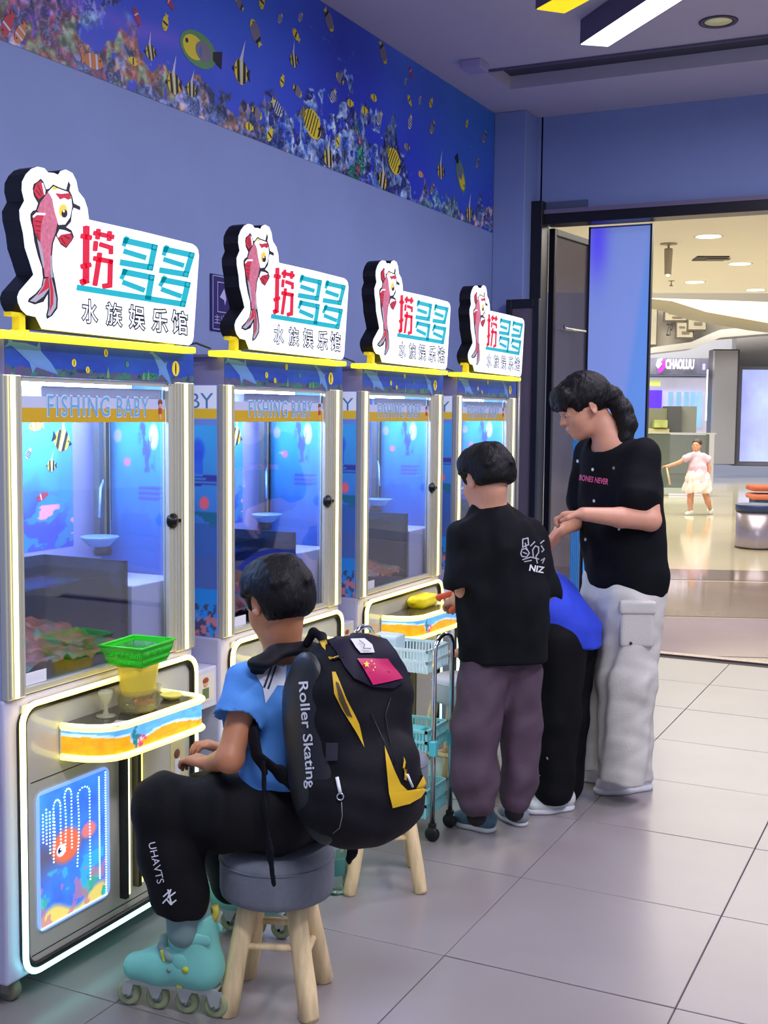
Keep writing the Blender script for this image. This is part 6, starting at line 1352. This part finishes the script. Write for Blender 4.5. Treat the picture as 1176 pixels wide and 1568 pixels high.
mbox(MB(), 1077, 557, 1080, 566, 28.6, .1).done('side_logo', M('side_logo_glow', (170, 150, 255), .5, emit=2), sf)
# ribbed cladding
rc = thing('ribbed_column', 'grey vertical ribbed metal cladding right of the far shop', 'column', MO, MRZ)
mbox(MB(), 1092, 535, 1128, 712, 27.6, .6).done('core', M('rib_dark', (86, 84, 88), .4), rc)
for i in range(10): u = 1093.5+i*3.4; mbox(MB(), u, 537, u+1.6, 711, 27.4, .2).done('rib', M('rib_light', (170, 168, 172), .35, .4), rc)
o = struct(mdone(mbox(MB(), 1128, 512, 1330, 716, 28.2, .5), 'wall_far_right', M('warm_grey_cladding', (150, 146, 142), .4))); o.name = 'wall_right'
ls = thing('light_screen', 'large pale blue lit screen at the right edge of the mall', 'screen', MO, MRZ)
mbox(MB(), 1132, 561, 1250, 714, 27.9, .2).done('casing', M('casing_grey', (120, 118, 124), .4), ls)
a_ = ml(W(1137, 566, 27.85)); b_ = ml(W(1245, 708, 27.85)); nu, nv = 40, 60; a, b = np.meshgrid(np.linspace(0, 1, nu), np.linspace(0, 1, nv)); f = fbm(a*3, b*3, 4)[..., None]
rgb = np.array([184, 205, 236.])*(1-f)+np.array([150, 150, 240.])*f
grid_print('lit_picture', lambda a, b: np.stack([a_[0]+a*(b_[0]-a_[0]), a*0+a_[1]-.005, b_[2]+b*(a_[2]-b_[2])], 1), nu, nv, rgb, paint_mat('screen_print', .75, .3), ls)
# kiosk, balustrade
ks = thing('mall_kiosk', 'dark kiosk counter with a tall box in front of the far shop', 'kiosk', MO, MRZ)
mbox(MB(), 900, 624, 1024, 740, 25, 1.0).done('counter', M('kiosk_olive', (92, 92, 70), .5), ks); mbox(MB(), 1023, 622, 1043, 664, 24.8, .8).done('cupboard', M('kiosk_dark', (54, 54, 52), .5), ks); mbox(MB(), 1043, 622, 1066, 664, 24.9, .8).done('cupboard_side', M('kiosk_grey', (98, 98, 88), .5), ks)
mbox(MB(), 900, 655, 1024, 664, 24.7, .3).done('counter_top', M('counter_sand', (150, 142, 96), .5), ks)
mbox(MB(), 1002, 643, 1022, 655, 24.6, .3).done('goods', M('goods_green', (140, 146, 76), .5, noise=.3, nscale=5), ks)
gb = thing('glass_balustrade', 'glass balustrade with a steel handrail behind the little girl', 'balustrade', MO, MRZ)
mbox(MB(), 900, 664, 1086, 748, 21.5, .04).done('glass_panel', milky('balustrade_glass', (128, 138, 128), .5, .1), gb); mbox(MB(), 900, 661, 1096, 665, 21.45, .12).done('handrail', alu, gb); mbox(MB(), 1086, 663, 1092, 752, 21.4, .1).done('end_post', M('post_white', (190, 190, 200), .4), gb); mbox(MB(), 900, 746, 1090, 756, 21.4, .2).done('base_shoe', M('base_pale', (176, 188, 178), .3), gb)
# drum planter with blue rim, red bench
p = onz(1158, 838, 0); dr = mthing('steel_bin', 'brushed steel drum bin with a dark blue rim at the right edge', 'bin', (p.x, p.y, 0))
MB().lathe([(0, 0), (.22, 0), (.225, .01), (.225, .40), (0, .40)], 40).done('drum', M('brushed_steel', (176, 166, 180), .3, .7), dr); MB().lathe([(.18, .40), (.235, .40), (.235, .465), (.228, .475), (.18, .46)], 40).done('rim', M('rim_navy', (44, 60, 108), .4), dr); MB().lathe([(0, .0), (.23, -.0), (.23, .012), (0, .012)], 40).done('foot_ring', M('rim_dark', (52, 46, 60), .4), dr)
p = onz(1205, 790, 0); bn = mthing('red_bench', 'low bench with a brick red cushion behind the steel bin', 'bench', (p.x, p.y, 0))
MB().box(-.55, .5, -.2, .25, .36, .44, bev=.03).done('cushion', M('brick_red', (176, 84, 50), .6), bn); MB().box(-.55, .5, -.2, .25, .24, .32, bev=.03).done('lower_cushion', M('brick_red_dark', (200, 110, 80), .6), bn); MB().box(-.5, .45, -.15, .2, 0, .26).done('bench_base', M('bench_blue', (50, 66, 110), .5), bn)
